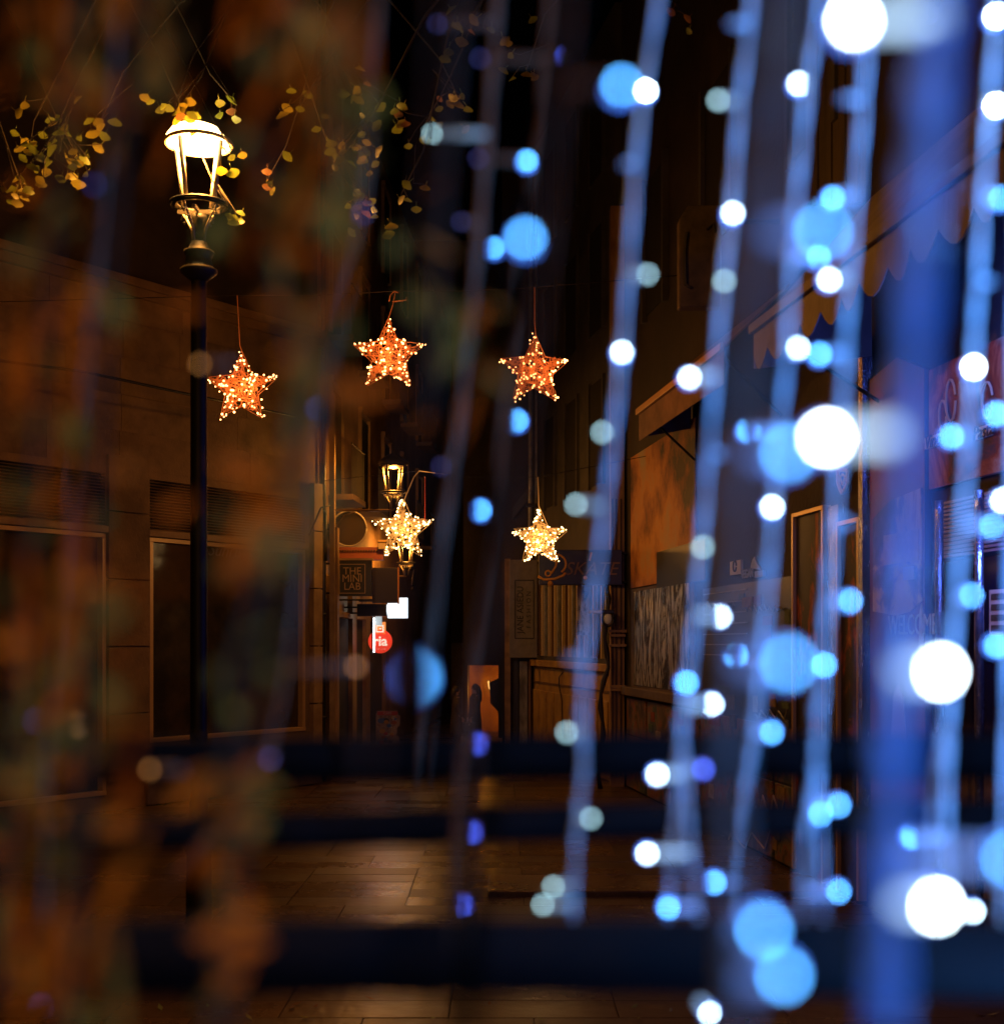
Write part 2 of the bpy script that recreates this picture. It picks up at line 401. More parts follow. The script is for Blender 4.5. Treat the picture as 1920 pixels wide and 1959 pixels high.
m = MB(); m.prism([c + Vector((rr * cos(2 * pi * i / 24), 0, rr * sin(2 * pi * i / 24))) for i in range(24)], (0, .1, 0)); m.build('disc', redE, t)
pbox(709, 731, 1180, 1203, 28.4, .1).build('plate', orE, t)
wE = emis('sign_cream', (1, .85, .65), .9)
a = P(713, 1200, 28.38); b = P(728, 1186, 28.38); m = MB()
m.box(a.x, b.x, 28.38, 28.39, a.z, a.z + .03).box(a.x, b.x, 28.38, 28.39, b.z - .03, b.z).box(a.x, a.x + .03, 28.38, 28.39, a.z + .03, b.z - .03).box(b.x - .03, b.x, 28.38, 28.39, a.z + .03, b.z - .03)
m.box(a.x + .07, b.x - .05, 28.38, 28.39, (a.z + b.z) / 2 - .012, (a.z + b.z) / 2 + .012)
m.build('plate_logo', wE, t)
text('ria', P(721, 1217, 28.385), .30, wE, t, bold=.008)
text('- - - - -', P(723, 1231, 28.385), .07, wE, t)
lamp('sign_light', P(722, 1217, 28.0), 3, (1, .15, .05), .2, t)
# round dark signs
for (cx_, cy_, rr, d, lb) in ((662, 1003, .34, 25.2, 'large dark round sign with pale rim above the lettered square sign'), (615, 1000, .30, 25.6, 'smaller dark round sign half behind the corner pillar')):
    t = thing('round_sign', P(cx_, cy_ + 33, d), lb, 'sign', 'dark round signs')
    c = P(cx_, cy_, d); m = MB(); m.prism([c + Vector((rr * cos(2 * pi * i / 28), 0, rr * sin(2 * pi * i / 28))) for i in range(28)], (0, .12, 0)); m.build('disc', paintD, t)
    m = MB(); m.tube([c + Vector((rr * cos(2 * pi * i / 28), -.01, rr * sin(2 * pi * i / 28))) for i in range(29)], .016, 6); m.build('rim', mat('rim_cream', (.5, .45, .36), .5), t, True)
    m = MB(); m.tube([c + Vector((-rr, .06, 0)), c + Vector((-rr - .35, .06, 0))], .02, 6); m.build('arm', ironM, t)
# red scalloped fascia with beads
t = thing('shop_fascia', P(680, 1062, 26), 'small red fascia with a row of dark beads behind the round sign', 'fascia')
pbox(634, 727, 1038, 1062, 26.0, .25).build('board', mat('fascia_red', (.38, .10, .045), .6, col2=(.25, .06, .03), scale=3), t)
m = MB()
for i in range(16): m.ball(P(640 + i * 5, 1045, 25.98), .022, 6, 4)
m.build('bead_row', blackM, t)
t = thing('flood_light', P(726, 1043, 25.9), 'small pale box lamp at the right end of the red fascia', 'lamp')
pbox(717, 734, 1030, 1042, 25.9, .2).build('body', creamP, t, bevel=.01); pbox(716, 736, 1024, 1029, 25.88, .25).build('cap', mat('cap_gold', (.6, .35, .1), .4), t, bevel=.01)

# free standing sticker board
t = thing('sticker_board', P(733, 1428, 31.2), 'freestanding board covered in bright red and yellow stickers at the alley mouth', 'board')
t.location.z = 0; ORG[t.name].z = 0
out = [(716, 1424), (714, 1402), (706, 1400), (705, 1386), (712, 1382), (713, 1366), (708, 1364), (708, 1344), (714, 1342), (715, 1337), (754, 1337), (755, 1345), (759, 1346), (758, 1365), (753, 1368), (752, 1384), (757, 1388), (756, 1399), (751, 1402), (750, 1424)]
dB = 31.2
zoff = 0
m = MB(); m.prism([P(x, y + 12, dB) for x, y in out], (0, .06, 0)); m.build('panel', mat('board_white', (.55, .42, .28), .6, col2=(.3, .14, .08), scale=12), t)
cols = [(.65, .05, .03), (.75, .35, .04), (.1, .2, .4), (.7, .6, .4), (.05, .05, .05), (.5, .12, .05), (.15, .25, .2)]
cm = [mat('sticker_%s' % n, c, .5) for n, c in zip(('red', 'orange', 'blue', 'cream', 'black', 'rust', 'green'), cols)]
for i in range(34):
    x = R.uniform(714, 750); y = R.uniform(1356, 1430); c = P(x, y, dB - .004 - i * .0006); r1 = R.uniform(.035, .085); n = R.choice((4, 6, 10)); a0 = R.random() * 3
    m = MB(); m.prism([c + Vector((r1 * cos(a0 + 2 * pi * k / n), 0, r1 * .75 * sin(a0 + 2 * pi * k / n))) for k in range(n)], (0, .003, 0)); m.build('sticker', R.choice(cm), t)
pbox(716, 754, 1350, 1357, dB - .03, .02).build('header', cm[0], t); text('CAFE', P(735, 1353.5, dB - .032), .085, cm[3], t)
m = MB(); a = P(718, 1430, dB); b = P(750, 1430, dB); m.box(a.x, a.x + .04, dB - .12, dB + .3, .0, .05).box(b.x - .04, b.x, dB - .12, dB + .3, .0, .05); m.box(a.x, a.x + .04, dB + .02, dB + .06, .05, a.z + .05).box(b.x - .04, b.x, dB + .02, dB + .06, .05, b.z + .05); m.build('foot', ironM, t)

# ------------------------------------------------------------------ end of the alley
t = thing('end_building', (-1, 50, 0), 'tall dark building closing the far end of the alley', 'building')
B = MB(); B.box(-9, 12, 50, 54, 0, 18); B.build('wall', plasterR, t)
for i in range(4):
    for j in range(4):
        m = MB(); m.box(-2.6 + i * 1.2, -1.9 + i * 1.2, 49.93, 49.99, 3.5 + j * 3.2, 5.2 + j * 3.2); m.build('window', darkM, t)
m = MB(); m.box(-2.6, .6, 49.9, 49.98, 0, 2.6); m.build('shutter', plinthM, t)

# right-hand set-back house with the orange lit passage
t = thing('passage_house', (.4, 36, 0), 'dark house with an orange lit doorway behind the woman in the alley', 'building')
aX = P(887, 1400, 36).x; bX = P(945, 1400, 36).x; zt = P(900, 1283, 36).z
B = MB(); B.box(aX - .12, aX, 36, 36.3, 0, zt + .3); B.box(bX, 2.2, 36, 36.3, 0, 13); B.box(aX - .12, bX, 36, 36.3, zt + .3, 13)
B.box(aX - .12, aX, 36.3, 38.4, 0, 13)
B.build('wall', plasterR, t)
orW = mat('passage_plaster', (.6, .33, .08), .8, col2=(.45, .22, .05), scale=1.5, bump=.3)
m = MB(); m.box(aX, 2.2, 38.3, 38.5, 0, 3.2); m.box(bX + .2, bX + .3, 36.3, 38.3, 0, 3.2); m.box(aX, 2.2, 36.3, 38.5, 3.2, 3.3); m.build('passage', orW, t)
m = MB(); m.tube([P(926, 1292, 38.2), P(928, 1306, 38.2), P(934, 1312, 38.2)], .025, 6); tb = m.build('neon_tube', emis('neon_amber', (1, .55, .15), 3), t)
lamp('passage_light', P(915, 1310, 37.2), 44, (1, .34, .02), .1, t)
# leaning dark mass right of the doorway
m = MB(); m.prism([P(928, 1296, 35.9), P(930, 1335, 35.9), P(944, 1350, 35.9), P(945, 1362, 35.9), P(952, 1372, 35.9), P(975, 1372, 35.9), P(975, 1270, 35.9)], (0, .08, 0))
tag(m.build('folded_awning', blackM), 'black folded awning hanging over the orange lit doorway', 'awning')

# ------------------------------------------------------------------ alley, right side
AR = Wall((2.1, 24.25), (.50, 33), (-2, 28))
ARb = thing('yellow_house', AR.pt(3, 0), 'ochre painted house with panelled shutters on the right of the alley', 'building')
B = MB(); AR.block(B, .0, AR.len, 0, 14.5, -4, 0); B.build('wall', plasterG, ARb)
# yellow panelled lower wall
ua, ub, z0, z1 = AR.px(1012, 1170, 1262, 1470)
m = MB(); AR.block(m, .1, AR.len - .1, .02, 2.05, 0, .06); low = m.build('lower_panelling', yellowM, ARb)
for i in range(11):
    u = .25 + i * .77; m = MB(); AR.block(m, u, u + .66, .25, 1.5, .062, .095); pn = m.build('panel', yellowM, low, bevel=.015)
m = MB(); AR.block(m, .05, AR.len - .05, 2.055, 2.2, 0, .16); m.build('ledge', yellowM, ARb, bevel=.015)
m = MB(); AR.block(m, .1, AR.len - .1, 1.66, 1.70, .06, .085); m.build('groove_rail', woodM, ARb)
# tall windows above
for i in range(6):
    u = .35 + i * 1.35
    m = MB(); AR.block(m, u, u + 1.0, 2.35, 4.05, .003, .03); w = m.build('window', glassD, ARb)
    for k in range(4): m = MB(); AR.block(m, u + k * .31, u + .07 + k * .31, 2.3, 4.1, .031, .09); m.build('window_frame', [pipeM, creamP, woodM, creamP][k], w)
for k in range(4):
    for fl in range(3):
        u = .8 + k * 2.1; z = 5.7 + fl * 3; m = MB(); AR.block(m, u, u + 1, z, z + 2, .003, .03); w = m.build('window', darkM, ARb)
        m = MB(); AR.block(m, u - .1, u - .004, z - .05, z + 2.05, 0, .06); m.build('window_jamb', plasterG, w); m = MB(); AR.block(m, u + 1.004, u + 1.1, z - .05, z + 2.05, 0, .06); m.build('window_jamb', plasterG, w)
# vertical pipe pair with clamp and slanted strut
t = thing('service_pipe', P(1006, 1430, 31.0), 'tall grey twin service pipes rising behind the lower right star', 'pipe')
m = MB(); m.tube([P(1006, 1060, 30.9), P(1006, 740, 30.9), P(1006, 300, 30.9)], .052, 8); m.tube([P(1017, 1060, 30.95), P(1017, 820, 30.95), P(1017, 300, 30.95)], .03, 8); m.build('pipe', pipeM, t, True)
m = MB(); pbox(998, 1022, 955, 962, 30.8, .2, m); m.build('clamp', ironM, t)
m = MB(); m.prism([P(972, 962, 31.2), P(972, 985, 31.2), P(1012, 935, 31.2), P(1012, 912, 31.2)], (0, .12, 0)); m.build('strut', plasterG, t)
# frontal pier carrying the vertical sign
t = thing('sign_pier', P(990, 1430, 31.2), 'grey pier between the doorway and the yellow panelled house', 'pier')
t.location.z = 0; ORG[t.name].z = 0
B = MB(); a = P(952, 1430, 31.3); b = P(1022, 1430, 31.3); B.box(a.x, b.x, 31.3, 33, 0, 14.5); B.build('shaft', plasterR, t)
pbox(957, 968, 1060, 1420, 31.15, .15).build('quoin_strip', mat('quoin_ochre', (.42, .26, .10), .7, col2=(.2, .12, .05), scale=3), t)
for i, (x0, x1, mm) in enumerate(((975, 983, blackM), (985, 1000, mat('panel_pale', (.42, .42, .38), .6, col2=(.08, .08, .08), scale=3, stretch=(1, 1, .3))), (1002, 1007, woodM))):
    pbox(x0, x1, 1255, 1425, 31.1, .18).build('lower_strip', mm, t)
s = hanging_sign('vertical_sign', 966, 1019, 1062, 1248, 30.6, .14, mat('sign_taupe', (.24, .21, .155), .6, col2=(.17, .15, .11), scale=5), 'tall taupe sign lettered vertically JANE ASIEDU FASHION at the right of the alley', cat='sign', armx=1022)
inkM = mat('sign_ink', (.035, .03, .025), .6)
a = P(976, 1212, 30.59); b = P(1013, 1100, 30.59); w = .022; m = MB()
m.box(a.x, b.x, 30.58, 30.595, a.z, a.z + w).box(a.x, b.x, 30.58, 30.595, b.z - w, b.z).box(a.x, a.x + w, 30.58, 30.595, a.z + w, b.z - w).box(b.x - w, b.x, 30.58, 30.595, a.z + w, b.z - w)
m.build('border', inkM, s)
text('JANE ASIEDU', P(987, 1157, 30.59), .205, inkM, s, rot=(90, -90, 0), sx=.93, bold=.002)
text('FASHION', P(1003, 1157, 30.59), .15, inkM, s, rot=(90, -90, 0), space=1.55)
# skate shop sign board
s = hanging_sign('skate_sign', 1022, 1180, 1043, 1110, 23.4, .14, paintD, 'long black shop sign with orange letter D on a skateboard and the word SKATE', armx=1190)
c = P(1052, 1072, 23.39); ob = mat('letter_orange', (.85, .40, .06), .5)
m = MB()
m.tube([c + Vector(q) for q in ((-.06, 0, -.15), (.02, 0, -.02), (.05, 0, .17))], .022, 6)
m.tube([c + Vector((-.12 + .0, 0, .1))] + [c + Vector((.03 + .17 * sin(a), 0, .02 + .17 * cos(a))) for a in [x * .35 - .9 for x in range(11)]], .02, 6)
m.tube([c + Vector((-.12 + .05 * cos(a), 0, -.15 + .05 * sin(a))) for a in [x * .7 for x in range(10)]], .016, 6)
m.tube([c + Vector(q) for q in ((-.3, 0, -.20), (-.2, 0, -.26), (0, 0, -.25), (.15, 0, -.19), (.19, 0, -.14))], .024, 6)
m.ball(c + Vector((-.08, 0, -.33)), .05, 8, 6)
m.build('emblem', ob, s, True)
text('SKATE', P(1120, 1080, 23.388), .33, mat('letter_dim', (.20, .11, .05), .6), s, shear=.3)
m = MB(); m.tube([P(1118, 1064, 23.38), P(1122, 1048, 23.38)], .018, 6); m.ball(P(1110, 1096, 23.38), .04, 8, 5); m.build('accent', ob, s)
# scribbled poster
t = thing('poster', P(1105, 1208, 25.5), 'tall pale poster with black brush drawing under the skate sign', 'poster')
pbox(1094, 1118, 1105, 1205, 24.2, .02).build('sheet', mat('poster_ink', (.5, .5, .47), .6, col2=(.02, .02, .02), scale=3.5, stretch=(1.5, 1, .5), contrast=(.44, .5)), t)
# wall lamp with arm
t = thing('wall_lamp', P(1165, 1190, 23.3), 'small unlit black bulkhead lamp on a white arm beside the ochre pillar', 'lamp')
m = MB(); m.tube([P(1118, 1161, 23.3), P(1150, 1161, 23.3)], .03, 6); m.build('arm', whiteP, t)
pbox(1142, 1165, 1157, 1164, 23.2, .22).build('canopy', blackM, t, bevel=.01)
c = P(1153, 1174, 23.25); m = MB(); m.tube([c + Vector((.1 * cos(a), 0, .13 * sin(a))) for a in [2 * pi * i / 20 for i in range(21)]], .02, 6); m.build('cage', blackM, t, True)
m = MB(); m.ball(c, .075, 10, 8, (1, .6, 1.35)); m.build('lamp_glass', mat('opal_glass', (.7, .75, .75), .12), t, True)
# ochre pillar with knobbly pipe
t = thing('ochre_pillar', (P(1172, 1400, 23.6).x, 23.6, 0), 'ochre pillar with stepped capital between the yellow house and the mural wall', 'pillar')
a = P(1158, 1500, 23.6); b = P(1184, 1500, 23.6)
m = MB(); m.box(a.x, b.x, 23.6, 23.9, 0, 10.5); m.build('shaft', mat('pillar_ochre', (.45, .26, .08), .6, col2=(.18, .09, .035), scale=2.4, stretch=(1, 1, .4), bump=.4), t)
m = MB()
for y0, e in ((1195, 4), (1203, 2), (1222, 3), (1300, 2), (1306, 1)):
    q = P(1158 - e, y0 + 5, 23.55); r_ = P(1184 + e, y0, 23.55); m.box(q.x, r_.x, 23.5, 23.6, q.z, r_.z)
m.build('capital', yellowM, t)
m = MB()
for x0 in (1160, 1167, 1176): q = P(x0, 1195, 23.58); m.box(q.x, q.x + .03, 23.57, 23.6, .2, 5.2)
m.build('fluting', mat('flute_dark', (.06, .035, .02), .7), t)
pts = [(1150 + 4 * sin(i * 1.3) - (i * .9 if i > 6 else 0), 1110 + i * 26, 23.3) for i in range(16)]
m = MB(); m.tube([P(*q) for q in pts], [.03 + .022 * (i % 2) for i in range(16)], 6)
tag(m.build('cable_bundle', mat('cable_black', (.02, .016, .012), .5), None, True), 'knobbly black cable bundle running down left of the ochre pillar', 'cable')
m = MB(); m.prism([P(1190, 830, 23.7), P(1184, 1010, 23.7), P(1178, 1100, 23.7), P(1186, 1180, 23.7), P(1194, 1100, 23.7), P(1197, 900, 23.7), P(1196, 830, 23.7)], (0, .15, 0))
tag(m.build('closed_parasol', mat('parasol_black', (.012, .01, .01), .8), None), 'narrow furled black banner beside the mural wall', 'banner')
m = MB(); m.tube([P(1063, 1118, 25.8), P(1060, 1190, 25.8), P(1058, 1240, 25.8)], .05, 6)
m = MB(); m.tube([P(1068, 1450, 26.4), P(1066, 1330, 26.4), P(1060, 1300, 26.4), P(1060, 1285, 26.4), P(1068, 1275, 26.4)], .012, 5)
tag(m.build('loose_cable', blackM, None, True), 'thin loose black cable hanging on the yellow panelling', 'cable')

# ------------------------------------------------------------------ right building
RW = Wall((2.2, 24.0), (2.2 + .124 * 20, 4.0), (0, 15))
RB = thing('right_building', RW.pt(8, 0), 'dark shopfront building with awnings along the right of the square', 'building')
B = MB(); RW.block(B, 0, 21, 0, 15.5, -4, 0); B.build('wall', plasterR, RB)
def rp(name, x0, x1, y0, y1, o0, o1, mm, parent=None, bevel=0): return RW.pblock(x0, x1, y0, y1, o0, o1).build(name, mm, parent or RB, bevel=bevel)
def ramp_mat(name, stops, scale, stretch=(1, 1, 1), rough=.6, metal=0, bump=0, bscale=10, dist=0):
    m = mat(name, (.1, .1, .1), rough, metal, col2=(0, 0, 0), scale=scale, stretch=stretch, bump=bump, bscale=bscale)
    for n in m.node_tree.nodes:
        if n.type == 'VALTORGB':
            e = n.color_ramp.elements
            while len(e) > 1: e.remove(e[-1])
            e[0].position, e[0].color = stops[0][0], (*stops[0][1], 1)
            for p_, c_ in stops[1:]: q = e.new(p_); q.color = (*c_, 1)
        if n.type == 'TEX_NOISE' and dist: n.inputs['Distortion'].default_value = dist
    return m
mural = ramp_mat('mural_paint', [(.38, (.05, .03, .025)), (.46, (.30, .10, .03)), (.56, (.55, .22, .05)), (.68, (.42, .30, .16))], .7, bump=.3, rough=.7)
rp('painted_panel', 1199, 1322, 830, 1105, .0, .03, mural)
rp('dark_hatch', 1252, 1345, 1035, 1108, .031, .06, blackM)
crinkle = ramp_mat('crinkled_glint', [(.40, (.02, .02, .02)), (.50, (.20, .20, .19)), (.53, (.45, .45, .42)), (.62, (.75, .75, .7))], 1.5, stretch=(1.6, 1.6, .5), rough=.28, metal=.6, bump=1.0, bscale=5, dist=3.2)  # bright and dark reflection streaks are put into the pane's colour
f = rp('window_frame', 1200, 1320, 1108, 1312, .0, .03, plinthM)
rp('pane', 1207, 1312, 1114, 1306, .032, .05, crinkle, f)
rp('sill', 1192, 1330, 1312, 1330, .0, .14, plinthM, bevel=.012)
graf = ramp_mat('graffiti_wall', [(.42, (.06, .04, .03)), (.47, (.16, .10, .06)), (.52, (.20, .05, .03)), (.56, (.18, .14, .10)), (.62, (.05, .07, .08))], 1.6, bump=.4, dist=.8)
for i, (xa, xb) in enumerate(((1192, 1228), (1231, 1276), (1279, 1330), (1333, 1392), (1396, 1470), (1475, 1512))):
    xm = (xa + xb) / 2; u0, _, _, _ = RW.px(xa, xb, 1300, 1400); u1 = RW.px(xa, xb, 1300, 1400)[1]
    m = MB(); RW.block(m, u0, u1, .04, .95, 0, .04); m.build('plinth_panel', graf, RB, bevel=.01)
    m = MB(); RW.block(m, u0, u1, .97, 1.62, 0, .035); m.build('plinth_panel', graf, RB, bevel=.01)
# tags: painted strokes
def scribble(name, xs, ys, amp, n, mm, r=.012, parent=None, o=.05):
    m = MB(); pts = []
    for i in range(n):
        x = xs[0] + (xs[1] - xs[0]) * i / (n - 1); y = (ys[0] + ys[1]) / 2 + amp * sin(i * 2.1) * R.uniform(.5, 1)
        u, z = RW.hit(x, y); pts.append(RW.pt(u, z, o))
    m.tube(pts, r, 4); return m.build(name, mm, parent or RB)
scribble('graffiti_tag', (1340, 1400), (1140, 1160), 10, 16, pipeM)
scribble('graffiti_tag', (1420, 1490), (1145, 1165), 8, 22, pipeM, .008)
scribble('graffiti_tag', (1440, 1500), (1340, 1370), 14, 12, pipeM, .01)
scribble('graffiti_tag', (1370, 1470), (1570, 1620), 30, 9, creamP, .012)
scribble('graffiti_tag', (1440, 1495), (1500, 1560), 30, 9, creamP, .012)
# dark shop front 1330-1500 with roller lines
rp('shop_door', 1335, 1508, 1105, 1500, .0, .02, mat('navy_paint', (.015, .02, .045), .4))
for i in range(7): rp('shutter_slat', 1338, 1420, 1122 + i * 20, 1124 + i * 20, .02, .035, pipeM)
t = thing('sticker', RW.pt(*RW.hit(1399, 1085), .03), 'square white sticker with round logo on the navy shopfront', 'sticker')
rp('sheet', 1389, 1409, 1064, 1090, .0, .035, whiteP, t)
c = RW.pt(*RW.hit(1399, 1074), .04); m = MB(); m.tube([c + Vector((.0, 0, 0)) + Vector((RW.d.x, RW.d.y, 0)) * .07 * cos(a) + Vector((0, 0, .07 * sin(a))) for a in [i * .4 for i in range(16)]], .012, 5); m.build('logo', inkM, t)
t = thing('sticker', RW.pt(*RW.hit(1432, 1095), .03), 'blue sticker reading VEGAN below a pale bird shape', 'sticker')
skyP = mat('pale_blue_print', (.35, .42, .6), .6)
text('VEGAN', RW.pt(*RW.hit(1421, 1089), .03), .15, skyP, t, (90, 0, RW.rotz()), bold=.004)
rp('name_strip', 1436, 1452, 1083, 1095, .0, .035, skyP, t)
m = MB(); m.prism([RW.pt(*RW.hit(x, y), .03) for x, y in ((1430, 1078), (1434, 1062), (1438, 1056), (1441, 1066), (1448, 1076), (1450, 1081))], (-.02, 0, 0)); m.build('bird_shape', skyP, t)
billc = [mat('bill_%d' % i, c_, .7, col2=tuple(v * .5 for v in c_), scale=9) for i, c_ in enumerate(((.4, .34, .24), (.30, .05, .03), (.08, .10, .2), (.32, .2, .06), (.16, .15, .14), (.08, .14, .1)))]
for i in range(34):
    x = R.uniform(1342, 1500); y = R.uniform(1115, 1330) if i % 2 else R.uniform(1345, 1600); w_ = R.uniform(8, 22); h_ = R.uniform(14, 34)
    if y > 1500 and x < 1420: continue
    rp('pasted_bill', x, x + w_, y, y + h_, .02, .0225 + i * .0004 if y < 1340 else .0425 + i * .0004, R.choice(billc))
for i in range(16):
    x = R.uniform(1200, 1310); y = R.uniform(1345, 1450); rp('pasted_bill', x, x + R.uniform(6, 14), y, y + R.uniform(8, 20), .0, .0425 + i * .0004, R.choice(billc))
# framed doors
goldM = mat('brass_trim', (.55, .36, .16), .35, .5)
artM = ramp_mat('door_art', [(.46, (.012, .010, .012)), (.53, (.03, .02, .02)), (.6, (.30, .06, .02)), (.68, (.5, .22, .06))], 2.6, stretch=(1, 1, .5), dist=.6)
def door(x0, x1, y0, y1, lab, mm):
    t = thing('shop_door', RW.pt(RW.hit((x0 + x1) / 2, y1)[0], 0, .05), lab, 'door', 'shop doors on the right')
    u0, u1, z0, z1 = RW.px(x0, x1, y0, y1); z0 = .06
    m = MB(); RW.block(m, u0, u1, z0, z1, .0, .05); m.build('leaf', mm, t)
    f = MB(); w = .05
    for a_, b_, c_, d_ in ((u0 - w, u0, z0, z1 + w), (u1, u1 + w, z0, z1 + w), (u0, u1, z1, z1 + w)): RW.block(f, a_, b_, c_, d_, 0, .09)
    f.build('door_frame', goldM, t, bevel=.006)
    m = MB(); m.tube([RW.pt(u1 - .1, 1.0, .07), RW.pt(u1 - .1, 1.5, .07)], .018, 6); m.build('handle', metalM, t)
door(1518, 1572, 975, 1500, 'tall black door with red artwork in a brass frame, left of the two', artM)
door(1604, 1640, 995, 1500, 'narrow black door with orange figures in a brass frame, right of the two', artM)
rp('steel_jamb', 1578, 1600, 960, 1530, .0, .06, metalM)
rp('steel_jamb', 1646, 1654, 640, 1560, .0, .10, metalM)
t = thing('shield_emblem', RW.pt(*RW.hit(1606, 925), .03), 'small orange outlined shield emblem above the narrow door', 'emblem')
m = MB(); m.tube([RW.pt(*RW.hit(x, y), .05) for x, y in ((1598, 892), (1598, 915), (1602, 928), (1606, 936), (1611, 928), (1616, 915), (1616, 892), (1598, 892))], .02, 5); m.build('outline', orangeP, t)
m = MB(); m.tube([RW.pt(*RW.hit(x, y), .05) for x, y in ((1602, 905), (1607, 900), (1612, 905), (1607, 920), (1602, 908))], .014, 5); m.build('mark', orangeP, t)
# red painted board with pale collage
t = thing('mural_board', RW.pt(RW.hit(1715, 1300)[0], .2, .05), 'dark red peaked board with pale pictures and the word WELCOME', 'board')
pts = [(1662, 1560), (1660, 722), (1712, 678), (1765, 700), (1768, 1560)]
m = MB(); m.prism([RW.pt(*RW.hit(x, y), .0) for x, y in pts], Vector((RW.n.x, RW.n.y, 0)) * .06); m.build('board', redM, t)
collage = ramp_mat('collage', [(.40, (.03, .02, .05)), (.48, (.16, .12, .25)), (.52, (.5, .36, .25)), (.60, (.62, .5, .36)), (.7, (.2, .03, .05))], 1.4, rough=.6, dist=.4)
pts = [(1668, 1160), (1668, 985), (1700, 950), (1762, 925), (1762, 1140), (1740, 1160), (1712, 1168)]
m = MB(); m.prism([RW.pt(*RW.hit(x, y), .061) for x, y in pts], Vector((RW.n.x, RW.n.y, 0)) * .008); m.build('picture', collage, t)
rp('picture', 1690, 1758, 1010, 1068, .07, .078, paperM, t); rp('picture', 1728, 1750, 1075, 1100, .07, .079, skyP, t)
text('WELCOME', RW.pt(*RW.hit(1742, 1187), .066), .26, paperM, t, (90, 0, RW.rotz()), sx=.8)
m = MB(); m.prism([RW.pt(*RW.hit(x, y), .061) for x, y in ((1757, 1235), (1759, 1160), (1762, 1145), (1764, 1160), (1765, 1235))], Vector((RW.n.x, RW.n.y, 0)) * .012); m.build('candle_shape', paperM, t)
m = MB(); m.prism([RW.pt(*RW.hit(x, y), .061) for x, y in ((1700, 1440), (1708, 1320), (1716, 1300), (1726, 1320), (1735, 1440))], Vector((RW.n.x, RW.n.y, 0)) * .01); m.build('cone_shape', mat('cone_rose', (.5, .28, .26), .6), t)
# poster band top right
t = thing('picture_panel', RW.pt(*RW.hit(1840, 900), .03), 'painted panel of red and brown figures above the shutter on the far right', 'mural')
posterM = ramp_mat('figure_paint', [(.40, (.02, .02, .05)), (.48, (.20, .03, .02)), (.55, (.35, .12, .06)), (.62, (.4, .28, .18)), (.7, (.05, .03, .05))], 1.3, dist=.9)
rp('panel', 1772, 1960, 660, 905, .0, .05, posterM, t)
for a in ((1768, 1800, 826, 848, 'Vino'), (1866, 1895, 808, 830, 'Pasta')):
    rp('caption', *a[:4], .05, .07, paperM, t); text(a[4], RW.pt(*RW.hit((a[0] + a[1]) / 2, (a[2] + a[3]) / 2), .074), .16, inkM, t, (90, 0, RW.rotz()), shear=.2)
for (x0, y0, h_, ww) in ((1800, 790, 60, 7), (1815, 760, 80, 9), (1885, 760, 70, 10)):
    m = MB(); m.tube([RW.pt(*RW.hit(x0 + ww * cos(a), y0 + h_ * .5 * sin(a)), .055) for a in [i * .5 for i in range(13)]], .012, 5); m.build('bottle_outline', creamP, t)
# louvre shutter and glass right
t = thing('roller_shutter', RW.pt(RW.hit(1830, 1040)[0], 2, .03), 'half raised grey roller shutter between the two steel posts', 'shutter')
u0, u1, z0, z1 = RW.px(1796, 1935, 935, 1050)
m = MB(); RW.block(m, u0, u1, z0, z1, 0, .03); m.build('backing', blackM, t)
n = 14; st = (z1 - z0) / n
for i in range(n):
    m = MB(); RW.block(m, u0, u1, z0 + i * st, z0 + i * st + st * .6, .031, .06); m.build('slat', mat('slat_blue', (.18, .18, .24), .4, .4), t)
rp('shop_glass', 1796, 1935, 1058, 1460, .0, .02, mat('night_glass', (.012, .014, .03), .07))
rp('glass_base', 1796, 1935, 1465, 1700, .0, .05, plinthM)
# steel posts
for i, (xa, ya, yb, lb) in enumerate(((1781, 950, 1480, 'shiny steel post right of the red peaked board'), (1857, 930, 1700, 'shiny steel post nearest the right edge of the photo'))):
    u, _ = RW.hit(xa, 1200, .3); _, zt = RW.hit(xa, ya, .3)
    m = MB(); m.tube([RW.pt(u, z, .3) for z in [j * (zt) / 24 for j in range(25)]], [.035 + R.uniform(-.002, .002) for _ in range(25)], 10)
    t = thing('steel_post', RW.pt(u, 0, .3), lb, 'post', 'steel posts before the shops'); m.build('post', metalM, t, True)
    m = MB(); m.lathe(RW.pt(u, 0, .3), [(.08, 0), (.08, .02), (.04, .04)], 12); m.build('base_plate', metalM, t)
# notice
t = thing('notice_sheet', RW.pt(*RW.hit(1895, 1200), .03), 'cream notice sheet with dark boxes at the right edge', 'notice')
rp('sheet', 1884, 1925, 1118, 1205, .0, .035, paperM, t)
for i in range(4): rp('print_block', 1888, 1915, 1126 + i * 20, 1138 + i * 20, .036, .04, inkM, t)
# brown boards low
for (xa, xb, ya, yb, mm) in ((1540, 1590, 1580, 1640, creamP),): pass
# wooden upper siding
for i in range(9): rp('siding_board', 1536 + i * 13, 1547 + i * 13, 40, 385, .0, .05 + .01 * (i % 2), mat('siding', (.10, .075, .05), .7, col2=(.05, .04, .03), scale=3, stretch=(1, 1, .2)))
# upper windows
for k in range(5):
    u = 2.0 + k * 3.6; z = 8.1; m = MB(); RW.block(m, u, u + 1.3, z, z + 2.2, .003, .03); w = m.build('window', darkM, RB)
    m = MB(); RW.block(m, u - .12, u - .004, z - .1, z + 2.3, 0, .09); m.build('window_jamb', plasterG, w); m = MB(); RW.block(m, u + 1.304, u + 1.42, z - .1, z + 2.3, 0, .09); m.build('window_jamb', plasterG, w)
